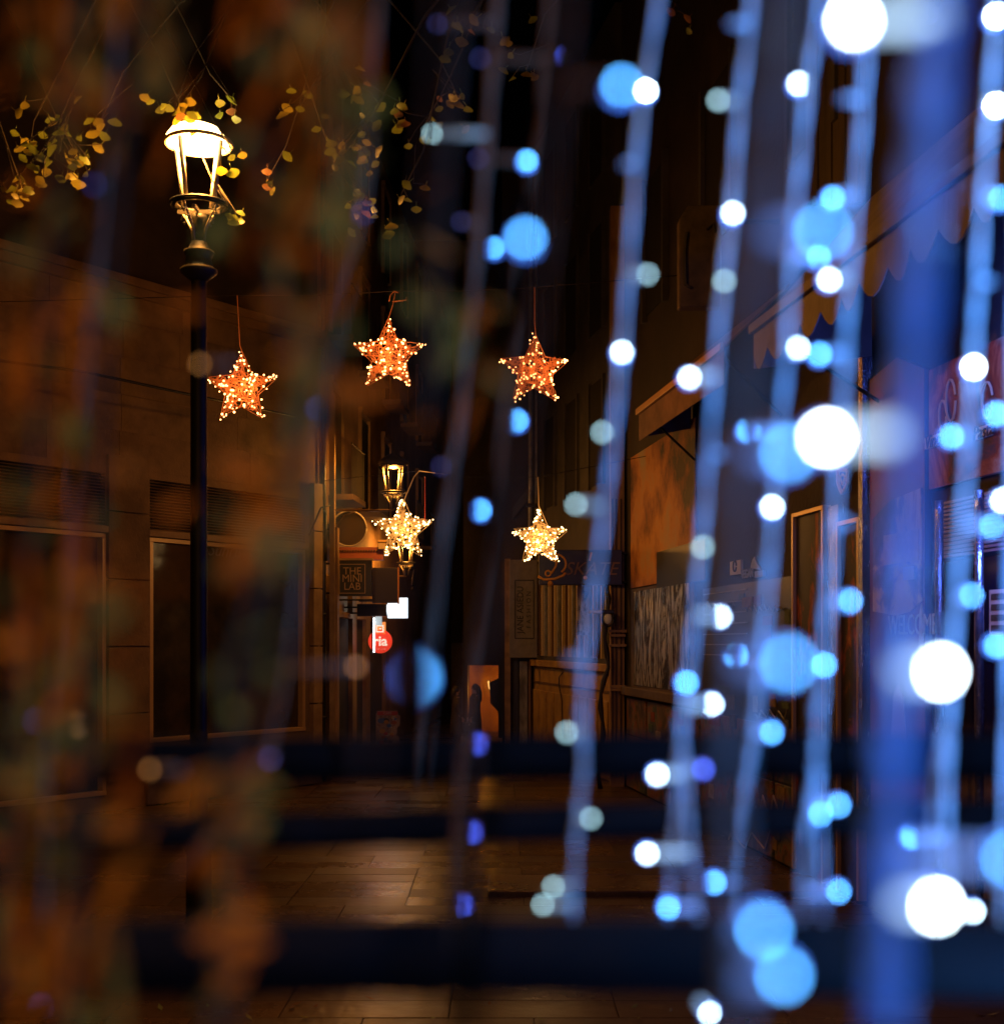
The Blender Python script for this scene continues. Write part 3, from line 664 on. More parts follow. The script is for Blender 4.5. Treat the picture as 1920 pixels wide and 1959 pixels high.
# hanging sign board near the second awning
t = thing('projecting_sign', P(1325, 585, 15.5), 'large unlit projecting sign with clipped corners high on the right', 'sign')
m = MB(); m.prism([P(x, y, 15.2) for x, y in ((1288, 582), (1288, 415), (1305, 388), (1368, 388), (1368, 582))], (0, .2, 0)); m.build('board', mat('sign_dull', (.12, .085, .05), .8, col2=(.05, .035, .025), scale=3), t, bevel=.02)
m = MB(); m.tube([P(1302, 440, 15.18), P(1298, 480, 15.18), P(1300, 540, 15.18), P(1310, 545, 15.18)], .02, 5); m.tube([P(1340, 435, 15.18), P(1352, 425, 15.18), P(1356, 440, 15.18)], .018, 5); m.build('emblem', inkM, t)
a = P(1368, 420, 15.3); m = MB(); m.tube([a, Vector((RW.pt(8.5, 0, 0).x, 15.3, a.z))], .03, 6); m.build('arm', ironM, t)

# awnings
def awning(name, ua, ub, off, zb, hv, zw, scal, mm, label, trim=None):
    t = thing(name, RW.pt((ua + ub) / 2, zb, off), label, 'awning')
    zt = zb + hv
    m = MB(); m.hexa([RW.pt(ua, zt, off), RW.pt(ub, zt, off), RW.pt(ub, zw, .02), RW.pt(ua, zw, .02), RW.pt(ua, zt + .03, off), RW.pt(ub, zt + .03, off), RW.pt(ub, zw + .03, .02), RW.pt(ua, zw + .03, .02)])
    m.build('canopy', mm, t)
    L_ = ub - ua
    if scal:
        n = int(L_ / .42); w = L_ / n; m = MB()
        for i in range(n):
            for k in range(6):
                a0, a1 = k / 6, (k + 1) / 6; s0, s1 = sin(pi * a0), sin(pi * a1); lo0 = zb + .16 - .16 * s0; lo1 = zb + .16 - .16 * s1
                wv0 = .02 * sin((i + a0) * 2.4); wv1 = .02 * sin((i + a1) * 2.4)
                m.hexa([RW.pt(ua + (i + a0) * w, lo0, off + wv0), RW.pt(ua + (i + a1) * w, lo1, off + wv1), RW.pt(ua + (i + a1) * w, lo1, off - .012 + wv1), RW.pt(ua + (i + a0) * w, lo0, off - .012 + wv0),
                        RW.pt(ua + (i + a0) * w, zt, off), RW.pt(ua + (i + a1) * w, zt, off), RW.pt(ua + (i + a1) * w, zt, off - .012), RW.pt(ua + (i + a0) * w, zt, off - .012)])
        m.build('valance', mm, t)
    else:
        m = MB(); RW.block(m, ua, ub, zb, zt, off - .012, off); m.build('valance', mm, t)
    m = MB(); RW.block(m, ua - .03, ub + .03, zt - .02, zt + .07, off + .003, off + .05); m.build('front_rail', trim or mm, t, bevel=.01)
    m = MB(); m.prism([RW.pt(ua - .004, zb + .05, off), RW.pt(ua - .004, zt, off), RW.pt(ua - .004, zw, .02), RW.pt(ua - .004, zt - .2, .02)], Vector((RW.d.x, RW.d.y, 0)) * -.012); m.build('side_flap', mm, t)
    m = MB(); m.tube([RW.pt(ua + .2, zt - .03, off - .05), RW.pt(ua + .25, zb - .3, .03)], .018, 5); m.build('brace', ironM, t); m = MB(); m.tube([RW.pt(ub - .2, zt - .03, off - .05), RW.pt(ub - .25, zb - .3, .03)], .018, 5); m.build('brace', ironM, t)
    return t
u0 = RW.hit(1212, 788, .8)[0]; u1 = RW.hit(1372, 672, .8)[0]
awning('plain_awning', u0, u1, .8, 5.55, .40, 6.7, False, canvasM, 'small brown straight edged awning over the mural wall', mat('trim_ochre', (.5, .28, .10), .5))
u0 = RW.hit(1430, 700, 1.2)[0]
awning('scalloped_awning', u0, u0 + 6.5, 1.2, 5.18, .40, 6.9, True, mat('canvas_taupe', (.26, .21, .19), .85, col2=(.18, .145, .13), scale=2, bump=.2), 'large taupe awning with scalloped edge on the right')

# ------------------------------------------------------------------ lanterns
lampGlow = emis('lamp_glow', (1, .62, .22), 42)
def lantern_head(t, c, s, lit=1.0, power=0, glow=None):
    """four sided lantern; c = centre of the lower ring, s = scale"""
    V = lambda x, y, z: c + Vector((x, y, z)) * s
    barM = mat('lantern_paint', (.42, .36, .27), .4, .2, col2=(.3, .25, .18), scale=20)
    for i in range(4):
        a = pi / 4 + i * pi / 2 + .32
        m = MB(); m.tube([V(.155 * cos(a), .155 * sin(a), .02), V(.225 * cos(a), .225 * sin(a), .48)], .019 * s, 8); m.build('corner_bar', barM, t, True)
    m = MB(); m.tube([V(.19 * cos(a), .19 * sin(a), 0) for a in [2 * pi * i / 28 for i in range(29)]], .022 * s, 8)
    m.tube([V(.225 * cos(a), .225 * sin(a), .0) for a in [2 * pi * i / 28 for i in range(29)]], .012 * s, 6); m.build('lower_ring', ironM, t, True)
    if glow: m = MB(); m.lathe(V(0, 0, 0), [(.20 * s, .50 * s), (.265 * s, .49 * s), (.275 * s, .52 * s), (.23 * s, .58 * s), (.12 * s, .66 * s), (.05 * s, .69 * s), (.03 * s, .76 * s), (.001, .78 * s)], 20); m.build('roof', mat('lantern_roof', (.05, .04, .025), .5, .2), t, True)
    else:
        m = MB(); m.tube([V(.262 * cos(a), .262 * sin(a), .49) for a in [2 * pi * i / 28 for i in range(29)]], .016 * s, 6); m.build('roof_ring', mat('lantern_ring', (.5, .4, .26), .5), t, True)
        m = MB(); m.lathe(V(-.02, 0, 0), [(.24 * s, .50 * s), (.235 * s, .54 * s), (.19 * s, .60 * s), (.11 * s, .635 * s), (.001, .65 * s)], 20); m.build('opal_dome', emis('dome_glow', (1, .60, .20), 26), t, True)
    m = MB(); m.lathe(V(0, 0, 0), [(.001, .425 * s), (.11 * s, .432 * s), (.205 * s, .46 * s), (.235 * s, .488 * s)], 20); m.build('lamp_dish', glow or lampGlow, t, True)
    m = MB(); m.box(*[v for v in (V(-.17, 0, 0).x, V(.17, 0, 0).x, V(0, -.012, 0).y, V(0, .012, 0).y, V(0, 0, -.075).z, V(0, 0, -.045).z)])
    m.box(V(-.012, 0, 0).x, V(.012, 0, 0).x, V(0, -.17, 0).y, V(0, .17, 0).y, V(0, 0, -.073).z, V(0, 0, -.047).z); m.build('cross_bar', barM, t)
    for i in range(4):
        a = pi / 4 + i * pi / 2 + .32; m = MB(); ca, sa = cos(a), sin(a)
        pts = [(.055, -.30), (.07, -.2), (.12, -.11), (.17, -.05), (.185, 0)]
        m.tube([V(r * ca, r * sa, z) for r, z in pts], .011 * s, 6)
        m.tube([V((.15 + .03 * cos(q)) * ca, (.15 + .03 * cos(q)) * sa, -.10 + .03 * sin(q)) for q in [k * .8 for k in range(7)]], .009 * s, 5)
        m.build('scroll', barM, t, True)
    m = MB(); m.lathe(V(0, 0, 0), [(.03 * s, -.08 * s), (.07 * s, -.09 * s), (.065 * s, -.15 * s), (.04 * s, -.19 * s), (.045 * s, -.24 * s), (.05 * s, -.30 * s)], 14); m.build('neck', ironM, t, True)
    if power: lamp('lantern_light', V(0, 0, .40), power, WARM, .09 * s, t)
def street_lamp(base, top_z, s, power, label):
    bz = base[2]
    t = thing('street_lamp', base, label, 'street lamp', 'street lanterns')
    c = Vector((base[0], base[1], top_z)); lantern_head(t, c, s, 1, power)
    m = MB(); b = Vector(base); h = top_z - bz
    m.lathe(b, [(.13, 0), (.13, .1), (.105, .14), (.10, .9), (.12, .95), (.085, 1.05), (.072, 1.3), (.066, h - 1.3), (.062, h - .62), (.062, h - .615)], 16); m.build('post', ironM, t, True)
    m = MB(); m.lathe(b, [(.07, h - .61), (.145, h - .55), (.15, h - .525), (.115, h - .50), (.10, h - .43), (.12, h - .395), (.12, h - .375), (.085, h - .36), (.06, h - .30)], 18); m.build('capital', mat('capital_iron', (.05, .04, .028), .55, .2), t, True)
    return t
b = P(377, 388, 10.5)
street_lamp((b.x, b.y, 0), b.z, 1.0, 520, 'lit tall street lantern on a black post left of the stars')
def wall_lantern(x, y, d, s, power, wallx, label):
    c = P(x, y, d); t = thing('wall_lantern', P(wallx, y + 12, d), label, 'street lamp', 'lanterns on alley wall brackets')
    lantern_head(t, c, s, 1, power, ironM)
    w = P(wallx, y, d); m = MB(); z = c.z - .32 * s
    m.tube([(w.x, d, z), (c.x, d, z), (c.x, d, z + .06)], .022, 6); m.tube([(w.x, d, z - .45), (w.x + .25, d, z - .1), (w.x + .5, d, z)], .015, 6); m.build('bracket', mat('bracket_gold', (.25, .16, .07), .5, .3), t, True)
    m = MB(); m.box(w.x - .03, w.x + .02, d - .05, d + .05, z - .5, z + .1); m.build('wall_plate', ironM, t)
wall_lantern(746, 934, 24.6, 1.05, 300, 628, 'lit four sided lantern on a bracket above the upright yellow star')
wall_lantern(770, 1068, 31, 1.0, 190, 700, 'lantern half hidden behind the yellow star in the alley')
wall_lantern(772, 1112, 38, 1.0, 200, 742, 'farthest small lantern low over the white lit sign')
# assumed lantern out of view behind the photographer, added to light garlands and ground
street_lamp((-1.9, -1.5, 1.0), 5.5, 1.0, 330, 'assumed unseen street lantern added behind the photographer to light the garlands and ground')

# ------------------------------------------------------------------ stars
def star(cx_, cy_, rad, d, tone, label, tilt=0, seed=0, hang=None):
    rr = random.Random(seed); c = P(cx_, cy_, d); Rm = rad * K / FP * d * 1.02
    t = thing('star_light', c, label, 'star light', 'lit wire stars hung over the alley')
    def sp(r, a, y=0): return c + Vector((r * Rm * sin(a + tilt), y * Rm, r * Rm * cos(a + tilt)))
    outl = []
    for i in range(10): outl.append((1.0 if i % 2 == 0 else .49, i * pi / 5))
    def inside(px_, pz_):
        # point in star polygon
        pts = [(r * sin(a), r * cos(a)) for r, a in outl]; n = 10; ins = False; j = n - 1
        for i in range(n):
            if (pts[i][1] > pz_) != (pts[j][1] > pz_) and px_ < (pts[j][0] - pts[i][0]) * (pz_ - pts[i][1]) / (pts[j][1] - pts[i][1]) + pts[i][0]: ins = not ins
            j = i
        return ins
    wireM = mat('star_wire_' + tone, (.6, .27, .12) if tone == 'red' else (.7, .5, .25), .4, .3)
    m = MB(); fr = []
    m.tube([sp(r, a) for r, a in outl + outl[:1]], .008, 5)
    for s_ in (-1, 1):
        for r, a in outl: m.tube([sp(r, a), sp(.05, a, .18 * s_)], .006, 4)
    m.build('star_frame', wireM, t)
    def depth(x, z):
        q = 1 - min(1, sqrt(x * x + z * z)); return .22 * q
    m = MB(); pts2 = []
    while len(pts2) < 250:
        x, z = rr.uniform(-1, 1), rr.uniform(-1, 1)
        if inside(x, z): pts2.append((x, z))
    Rt = Matrix.Rotation(-tilt, 3, 'Y')
    def w3(x, z, sgn): v = Rt @ Vector((x, 0, z)); return c + Vector((v.x * Rm, sgn * depth(x, z) * Rm, v.z * Rm))
    for i in range(330):
        x, z = pts2[i % 250]; sg = rr.choice((-1, -1, 1))
        for _ in range(8):
            a = rr.random() * 2 * pi; l = rr.uniform(.12, .34); x2, z2 = x + l * cos(a), z + l * sin(a)
            if inside(x2, z2): break
        else: continue
        xm, zm = (x + x2) / 2 + rr.uniform(-.04, .04), (z + z2) / 2 + rr.uniform(-.04, .04)
        m.tube([w3(x, z, sg), w3(xm, zm, sg * 1.1), w3(x2, z2, sg)], .0058 if tone == 'red' else .008, 4, False)
    g_ = m.build('garland_wire', wireM, t); g_['kind'] = 'stuff'
    m = MB(); nb = 105 if tone == 'red' else 150
    for i in range(nb):
        if i % 3 == 0:
            k = rr.randrange(10); f = rr.random(); (r0, a0), (r1, a1) = outl[k], outl[(k + 1) % 10]
            x = r0 * sin(a0) * (1 - f) + r1 * sin(a1) * f + rr.uniform(-.05, .05); z = r0 * cos(a0) * (1 - f) + r1 * cos(a1) * f + rr.uniform(-.05, .05)
        else: x, z = pts2[rr.randrange(250)]
        m.ball(w3(x, z, rr.choice((-1, -1, 1)) * 1.25) + Vector((rr.uniform(-.01, .01), 0, 0)), rr.uniform(.009, .0165), 6, 4)
    for k in range(5):
        for q in range(3):
            a = k * 2 * pi / 5; x = sin(a) * (1.0 - q * .07) + rr.uniform(-.05, .05); z = cos(a) * (1.0 - q * .07) + rr.uniform(-.05, .05); m.ball(w3(x, z, 1), .0105, 6, 4)
    b_ = m.build('fairy_bulbs', emis('bulb_' + tone, (1, .36, .11) if tone == 'red' else (1, .62, .24), 9 if tone == 'red' else 8), t); b_['kind'] = 'stuff'
    lamp('star_glow', c + Vector((0, -.22 * Rm - .38, 0)), 26.0 if tone == 'red' else 22, (1, .28, .06) if tone == 'red' else (1, .5, .16), .12, t)
    if hang:
        m = MB(); m.tube([sp(.98, 0)] + [P(x, y, d) for x, y in hang], .006 if tone == 'red' else .011, 5); m.build('hanger', wireM, t)
    return t
star(459, 738, 66, 17.5, 'red', 'leftmost orange lit star, hanging in front of the brown wall', .03, 1, [(455, 655), (450, 560)])
star(737, 675, 68, 17.5, 'red', 'highest orange lit star, upper centre above the lantern', -.02, 2, [(746, 575), (750, 552)])
star(1014, 703, 66, 17.5, 'red', 'orange lit star with long arms, right of centre before the pipes', .03, 3, [(1014, 610), (1014, 545)])
star(764, 1006, 57, 21.5, 'gold', 'bright yellow lit star on a bent cable over the alley signs', .04, 4, [(772, 935), (785, 905), (795, 893), (825, 897)])
star(1024, 1022, 52, 21.5, 'gold', 'amber lit star hanging just above the vertical taupe sign', .05, 5, [(1022, 960), (1020, 905)])
# support cables
def cable(pts, r, label, mm=ironM):
    m = MB(); m.tube(pts, r, 5); return tag(m.build('support_cable', mm, None, True), label, 'cable', 'support cables across the alley')
a = P(1014, 545, 17.5)
cable([(-7.2, 18.4, 7.4), P(450, 560, 17.5), P(600, 560, 17.5), P(750, 552, 17.5), P(880, 552, 17.5), a, (2.95, 17.6, 7.6)], .006, 'upper black cable carrying the three orange stars')
cable([(-3.35, 24.2, 5.6), P(795, 893, 21.5), P(825, 897, 21.5), P(880, 905, 21.5), P(1020, 905, 21.5), (2.45, 22, 5.75)], .006, 'lower cable carrying the two yellow stars')
m = MB()
m.tube([P(738, 572, 17.4), P(740, 560, 17.4), P(748, 552, 17.4), P(756, 556, 17.4)], .007, 5); m.tube([P(744, 572, 17.4), P(760, 570, 17.4), P(770, 569, 17.4), P(771, 563, 17.4)], .01, 5)
tag(m.build('cable_clip', mat('clip_copper', (.5, .22, .08), .4, .4), None, True), 'bent copper wire clip above the highest star', 'clip')
m = MB(); m.tube([P(806, 905, 21.4), P(806, 990, 21.4)], .009, 5)
tag(m.build('red_cord', mat('cord_red', (.5, .05, .03), .5)), 'thin red cord hanging down right of the yellow star', 'cord')
m = MB(); a0 = P(0, 678, 20.2); m.tube([P(-60, 675, 17), P(0, 684, 17.3), P(160, 705, 18), P(330, 742, 19.5), P(560, 790, 22)], .022, 6)
tag(m.build('overhead_cable', blackM, None, True), 'thick black cable sagging across the brown wall on the left', 'cable')

# ------------------------------------------------------------------ tree leaves round the lamp
leafM = mat('leaf_green', (.20, .24, .03), .5, col2=(.11, .15, .02), scale=14)
leafY = mat('leaf_yellow', (.36, .30, .04), .5, col2=(.2, .18, .03), scale=14)
leafB = mat('leaf_brown', (.30, .14, .05), .6, col2=(.18, .08, .03), scale=14)
for m_ in (leafM, leafY, leafB):
    t_ = m_.node_tree; b_ = t_.nodes['Principled BSDF']; out_ = t_.nodes['Material Output']
    tr = t_.nodes.new('ShaderNodeBsdfTranslucent'); mx = t_.nodes.new('ShaderNodeMixShader'); mx.inputs[0].default_value = .35
    tr.inputs[0].default_value = b_.inputs['Base Color'].default_value
    t_.links.new(b_.outputs[0], mx.inputs[1]); t_.links.new(tr.outputs[0], mx.inputs[2]); t_.links.new(mx.outputs[0], out_.inputs[0])
def leaf_mesh(mm):
    m = MB(); L_ = .062
    xs = [(0, 0), (.028, .25), (.036, .5), (.024, .78), (0, 1)]
    mid = [(0, L_ * y, .006 * sin(y * 3)) for _, y in xs]; lf = [(-x, L_ * y, .014 * (x / .036)) for x, y in xs]; rt = [(x, L_ * y, .014 * (x / .036)) for x, y in xs]
    v = mid + lf + rt; fs = []
    for i in range(4): fs += [(i, i + 1, 6 + i, 5 + i), (i + 1, i, 10 + i, 11 + i)]
    m.add(v, fs); m.tube([(0, -.035, 0), (0, 0, 0)], .0018, 4)
    return m.build('leaf', mm, None, True)
protoL = [leaf_mesh(leafM), leaf_mesh(leafY), leaf_mesh(leafB)]
tree = thing('tree', (-5.6, 9.2, 0), 'tree whose leafy branches hang round the lit street lantern', 'tree')
m = MB(); bark = mat('bark', (.035, .022, .012), .9, col2=(.018, .012, .008), scale=4, bump=.8, bscale=14, stretch=(1, 1, .3))
m.tube([(-5.6, 9.2, 0), (-5.55, 9.2, 1), (-5.5, 9.25, 3.5), (-5.3, 9.4, 6), (-5.0, 9.6, 8.4)], [.26, .2, .17, .14, .09], 12); m.build('trunk', bark, tree, True)
clusters = [(330, 200, 60, 30, 8), (450, 200, 40, 26, 5),  # x, y, spread x, spread y, number, branch start
    (85, 300, 75, 55, 34), (45, 365, 30, 32, 20), (70, 215, 75, 60, 12), (150, 300, 40, 26, 10), (660, 285, 42, 42, 22), (690, 390, 30, 50, 18),
    (445, 415, 16, 30, 8), (505, 345, 12, 24, 4), (440, 285, 26, 30, 5), (330, 215, 60, 25, 8), (870, 185, 30, 14, 8), (690, 180, 60, 60, 12), (800, 250, 70, 60, 14), (760, 370, 40, 40, 7),
    (880, 60, 90, 50, 12), (560, 220, 60, 60, 8), (1000, 130, 60, 60, 8), (190, 230, 40, 30, 8), (1300, 30, 40, 30, 4)]
nleaf = 0; used = [0, 0, 0]
for (cx_, cy_, sx_, sy_, n, ) in clusters:
    dd = R.uniform(9.3, 11.2); c = P(cx_, cy_, dd)
    st = Vector((-5.1, 9.5, 7.8)); sg = R.choice((-1, 1)); hub = P(cx_ + sg * R.uniform(140, 260), -60 - R.uniform(0, 60), dd + R.uniform(-.3, .3)); el = P(cx_ + sg * R.uniform(30, 60), cy_ - R.uniform(60, 110), dd)
    m = MB(); m.tube([st, (st + hub) / 2 + Vector((0, 0, .5)), hub, (hub + el) / 2 + Vector((0, 0, .12)), el, c], [.05, .03, .016, .010, .007, .004], 5)
    tip = c
    tw = []
    for i in range(n):
        x = R.gauss(cx_, sx_ * .55); y = R.gauss(cy_, sy_ * .55); p = P(x, y, dd + R.uniform(-.25, .25))
        if R.random() < .12: continue
        k = 0 if R.random() < .5 else (1 if R.random() < .85 else 2)
        if used[k] == 0: o = protoL[k]; used[k] = 1
        else: o = protoL[k].copy(); COL.objects.link(o)
        o.parent = tree; o.location = p - ORG[tree.name]; sc = R.uniform(.75, 1.25); o.scale = (sc * 1.3, sc, sc)
        o.rotation_euler = (R.uniform(-2.2, -.9), R.uniform(-.9, .9), R.uniform(-.9, .9)); nleaf += 1
        if i % 3 == 0: m.tube([c.lerp(hub, R.uniform(0, .3)), (p + c) / 2 + Vector((0, 0, .05)), p], .003, 4)
    m.build('branch', bark, tree, True)

# fallen leaves and specks on the ground
m = MB()
for i in range(150):
    x = R.uniform(-60, 1900); y = 1750 + 190 * R.random() ** .7
    if x > 700 and R.random() < .6: continue
    d = CH * FP / (y * K - HZ); p = P(x, y, d); p.z = .012; a = R.random() * 6; s_ = R.uniform(.02, .045)
    u_ = Vector((cos(a), sin(a), R.uniform(-.1, .3))); v_ = Vector((-sin(a), cos(a), R.uniform(-.1, .3))); m.cur = R.randrange(3)
    m.add([p - u_ * s_, p + v_ * s_ * .5, p + u_ * s_ + Vector((0, 0, .01)), p - v_ * s_ * .5], [(0, 1, 2, 3)])
tag(m.build('leaf_litter', [leafM, leafY, leafB]), 'scattered fallen leaves on the wet paving', kind='stuff')

# ------------------------------------------------------------------ people
def skinned(name, nodes, edges, mm, parent, sub=2):
    org = ORG[parent.name]
    me = bpy.data.meshes.new(name); me.from_pydata([Vector(n[:3]) for n in nodes], edges, []); me.materials.append(mm)
    o = bpy.data.objects.new(name, me); COL.objects.link(o); o.parent = parent; ORG[o.name] = org
    sk = o.modifiers.new('skin', 'SKIN'); sk.use_smooth_shade = True
    lay = me.skin_vertices[0] if me.skin_vertices else None
    if lay is None:
        bpy.context.view_layer.objects.active = o
        me.attributes
    for i, n in enumerate(nodes):
        me.skin_vertices[0].data[i].radius = (n[3], n[3] if len(n) < 5 else n[4])
    me.skin_vertices[0].data[0].use_root = True
    sb = o.modifiers.new('sub', 'SUBSURF'); sb.levels = sub; sb.render_levels = sub
    return o
skinM = mat('skin', (.45, .27, .18), .6); hairM = mat('dark_hair', (.02, .014, .01), .5); coatM = mat('black_coat', (.014, .012, .012), .8, col2=(.02, .018, .017), scale=20, bump=.3)
coatB = mat('brown_coat', (.07, .05, .035), .85, col2=(.05, .035, .025), scale=10, bump=.3); trouM = mat('dark_trousers', (.02, .02, .026), .8); shoeM = mat('dark_shoes', (.02, .018, .016), .4)
def person(x, d, h, face, coat, label, coat_len=.55, bag_hand=False):
    """standing figure; face = yaw of the view direction (pi = towards -x)"""
    px_ = P(x, 1400, d).x; t = thing('person', (px_, d, 0), label, 'person'); t.rotation_euler = (0, 0, face)
    k = h / 1.68   # local +X = forward
    ORGt = ORG[t.name]
    n = [(0, 0, .95, .12, .15), (0, 0, 1.12, .105, .13), (0, 0, 1.33, .11, .17), (0, 0, 1.42, .055, .06), (.012, 0, 1.50, .05, .052), (.02, 0, 1.58, .075, .07), (.01, 0, 1.635, .06, .055),
         (0, .17, 1.37, .05), (-.03, .22, 1.12, .04), (.08, .2, .93, .032), (.13, .19, .86, .028),
         (0, -.17, 1.37, .05), (-.04, -.22, 1.12, .04), (.06, -.21, .92, .032), (.12, -.2, .86, .028),
         (0, .09, .86, .09), (.02, .09, .5, .062), (-.02, .09, .1, .042), (.1, .09, .045, .034),
         (0, -.09, .86, .09), (.03, -.09, .5, .062), (.04, -.09, .1, .042), (.16, -.09, .045, .034), (.092, 0, 1.56, .018)]
    e = [(0, 1), (1, 2), (2, 3), (3, 4), (4, 5), (5, 6), (2, 7), (7, 8), (8, 9), (9, 10), (2, 11), (11, 12), (12, 13), (13, 14), (0, 15), (15, 16), (16, 17), (17, 18), (0, 19), (19, 20), (20, 21), (21, 22), (5, 23)]
    skinned('body', [tuple(v * k for v in q) for q in n], e, skinM, t, 2)
    for sy in (1, -1):   # hands: palm and five fingers
        hx, hz = (.14, .83); m = MB(); c = Vector((hx, sy * .195, hz)) * k + ORGt
        m.ball(c, .034 * k, 8, 6, (.8, .5, 1.3))
        for q in range(4): m.tube([c + Vector((-.02 + q * .014, 0, -.03)) * k, c + Vector((-.022 + q * .015, 0, -.065 - .006 * (q in (1, 2)))) * k, c + Vector((-.012 + q * .014, 0, -.085)) * k], [.009 * k, .008 * k, .006 * k], 6)
        m.tube([c + Vector((.022, 0, .005)) * k, c + Vector((.04, 0, -.02)) * k, c + Vector((.042, 0, -.04)) * k], [.01 * k, .009 * k, .007 * k], 6)
        m.build('hand', skinM, t, True)
    # face details
    m = MB(); c = Vector((.02, 0, 1.575)) * k + ORGt
    for sy in (1, -1): m.ball(c + Vector((.068, sy * .028, .008)) * k, .009 * k, 6, 4)
    m.build('eyes', blackM, t)
    # coat: loft of ellipses
    prof = [(1.45, .07, .075), (1.40, .10, .16), (1.34, .125, .215), (1.2, .13, .205), (1.05, .125, .19), (.95, .14, .20), (.8, .16, .215), (.95 - coat_len, .175, .225), (.93 - coat_len, .165, .215)]
    m = MB(); nn = 20; vs = []
    for z, a_, b_ in prof:
        for j in range(nn):
            q = 2 * pi * j / nn; w = 1 + .03 * sin(q * 5 + z * 9) * (1.4 - z); vs.append(Vector((a_ * cos(q) * w, b_ * sin(q) * w, z)) * k + ORGt)
    fs = [(i * nn + j, i * nn + (j + 1) % nn, (i + 1) * nn + (j + 1) % nn, (i + 1) * nn + j) for i in range(len(prof) - 1) for j in range(nn)]
    m.add(vs, fs)
    for sy in (1, -1): m.tube([Vector((0, sy * .17, 1.38)) * k + ORGt, Vector((-.035, sy * .22, 1.12)) * k + ORGt, Vector((.08, sy * .2, .93)) * k + ORGt, Vector((.11, sy * .195, .89)) * k + ORGt], [.075 * k, .062 * k, .052 * k, .05 * k], 10)
    m.build('coat', coat, t, True)
    m = MB()
    for sy, fx in ((1, -.02), (-1, .04)): m.tube([Vector((0, sy * .09, .9)) * k + ORGt, Vector((.02, sy * .09, .5)) * k + ORGt, Vector((fx, sy * .09, .09)) * k + ORGt], [.1 * k, .075 * k, .06 * k], 10)
    m.build('trousers', trouM, t, True)
    m = MB()
    for sy, fx in ((1, -.02), (-1, .04)):
        c = Vector((fx + .05, sy * .09, .045)) * k + ORGt; m.ball(c, .06 * k, 10, 6, (2.1, .8, .75))
    m.build('shoes', shoeM, t, True)
    m = MB(); c = Vector((-.012, 0, 1.60)) * k + ORGt; m.ball(c, .098 * k, 12, 8, (.95, .9, .98))
    m.tube([c + Vector((-.04, 0, .02)) * k, c + Vector((-.075, 0, -.12)) * k, c + Vector((-.09, 0, -.3)) * k, c + Vector((-.08, 0, -.42)) * k], [.07 * k, .085 * k, .08 * k, .03 * k], 10)
    m.build('hair', hairM, t, True)
    return t
person(901, 31, 1.62, radians(192), coatM, 'woman with long dark hair in a black coat facing left before the orange doorway', .6)
person(866, 31.6, 1.55, radians(10), coatB, 'dim figure in a brown coat standing left of the woman in black', .5)
t = thing('handbag', P(890, 1392, 30.7), 'small dark handbag with a brass clasp held by the woman in black', 'bag')
c = P(890, 1378, 30.72); m = MB(); m.box(c.x - .13, c.x + .13, 30.66, 30.76, c.z - .1, c.z + .09); m.build('bag_body', mat('bag_leather', (.05, .035, .02), .35), t, bevel=.02)
m = MB(); m.tube([c + Vector((-.09, 0, .09)), c + Vector((-.05, 0, .22)), c + Vector((.05, 0, .22)), c + Vector((.09, 0, .09))], .009, 6); m.build('strap', blackM, t, True)
m = MB(); m.ball(c + Vector((0, -.06, .04)), .018, 8, 6); m.build('clasp', goldM, t, True)

# ------------------------------------------------------------------ terrace with its railing (foreground, out of focus)
m = MB(); m.box(-2.5, 2.5, -5, 1.5, .9, 1.0); m.box(-2.5, 2.5, 1.3, 1.5, -.02, .9); m.box(-2.5, 2.5, -5, -4.8, -.02, .9)
tag(m.build('terrace', plinthM), 'raised stone terrace under the photographer', kind='structure')
railM = mat('railing_paint', (.005, .006, .009), .8); railM.node_tree.nodes['Principled BSDF'].inputs['Specular IOR Level'].default_value = .1
t = thing('railing', (0, 1.08, 1.0), 'blurred dark horizontal railing bars crossing the lower foreground', 'railing')
def bar(pts, r): 
    m = MB(); m.tube(pts, r, 12); m.build('rail_bar', railM, t, True)
bar([P(-900, 1452, 1.08), P(470, 1442, 1.08), P(1300, 1436, 1.08), P(2900, 1440, 1.08)], .019)
bar([P(-900, 1590, 1.08), P(470, 1578, 1.08), P(1300, 1555, 1.08), P(2900, 1548, 1.08)], .015)
bar([P(-900, 1815, .8), P(300, 1815, .8), P(1300, 1815, .8), P(2900, 1840, .8)], .023)
for sx_ in (-.84, .84):
    m = MB(); m.box(sx_ - .02, sx_ + .02, .78, 1.1, 1.0, 1.04); m.box(sx_ - .02, sx_ + .02, 1.06, 1.1, 1.04, 2.62); m.box(sx_ - .02, sx_ + .02, .78, .82, 1.04, 2.5); m.build('railing_post', railM, t)

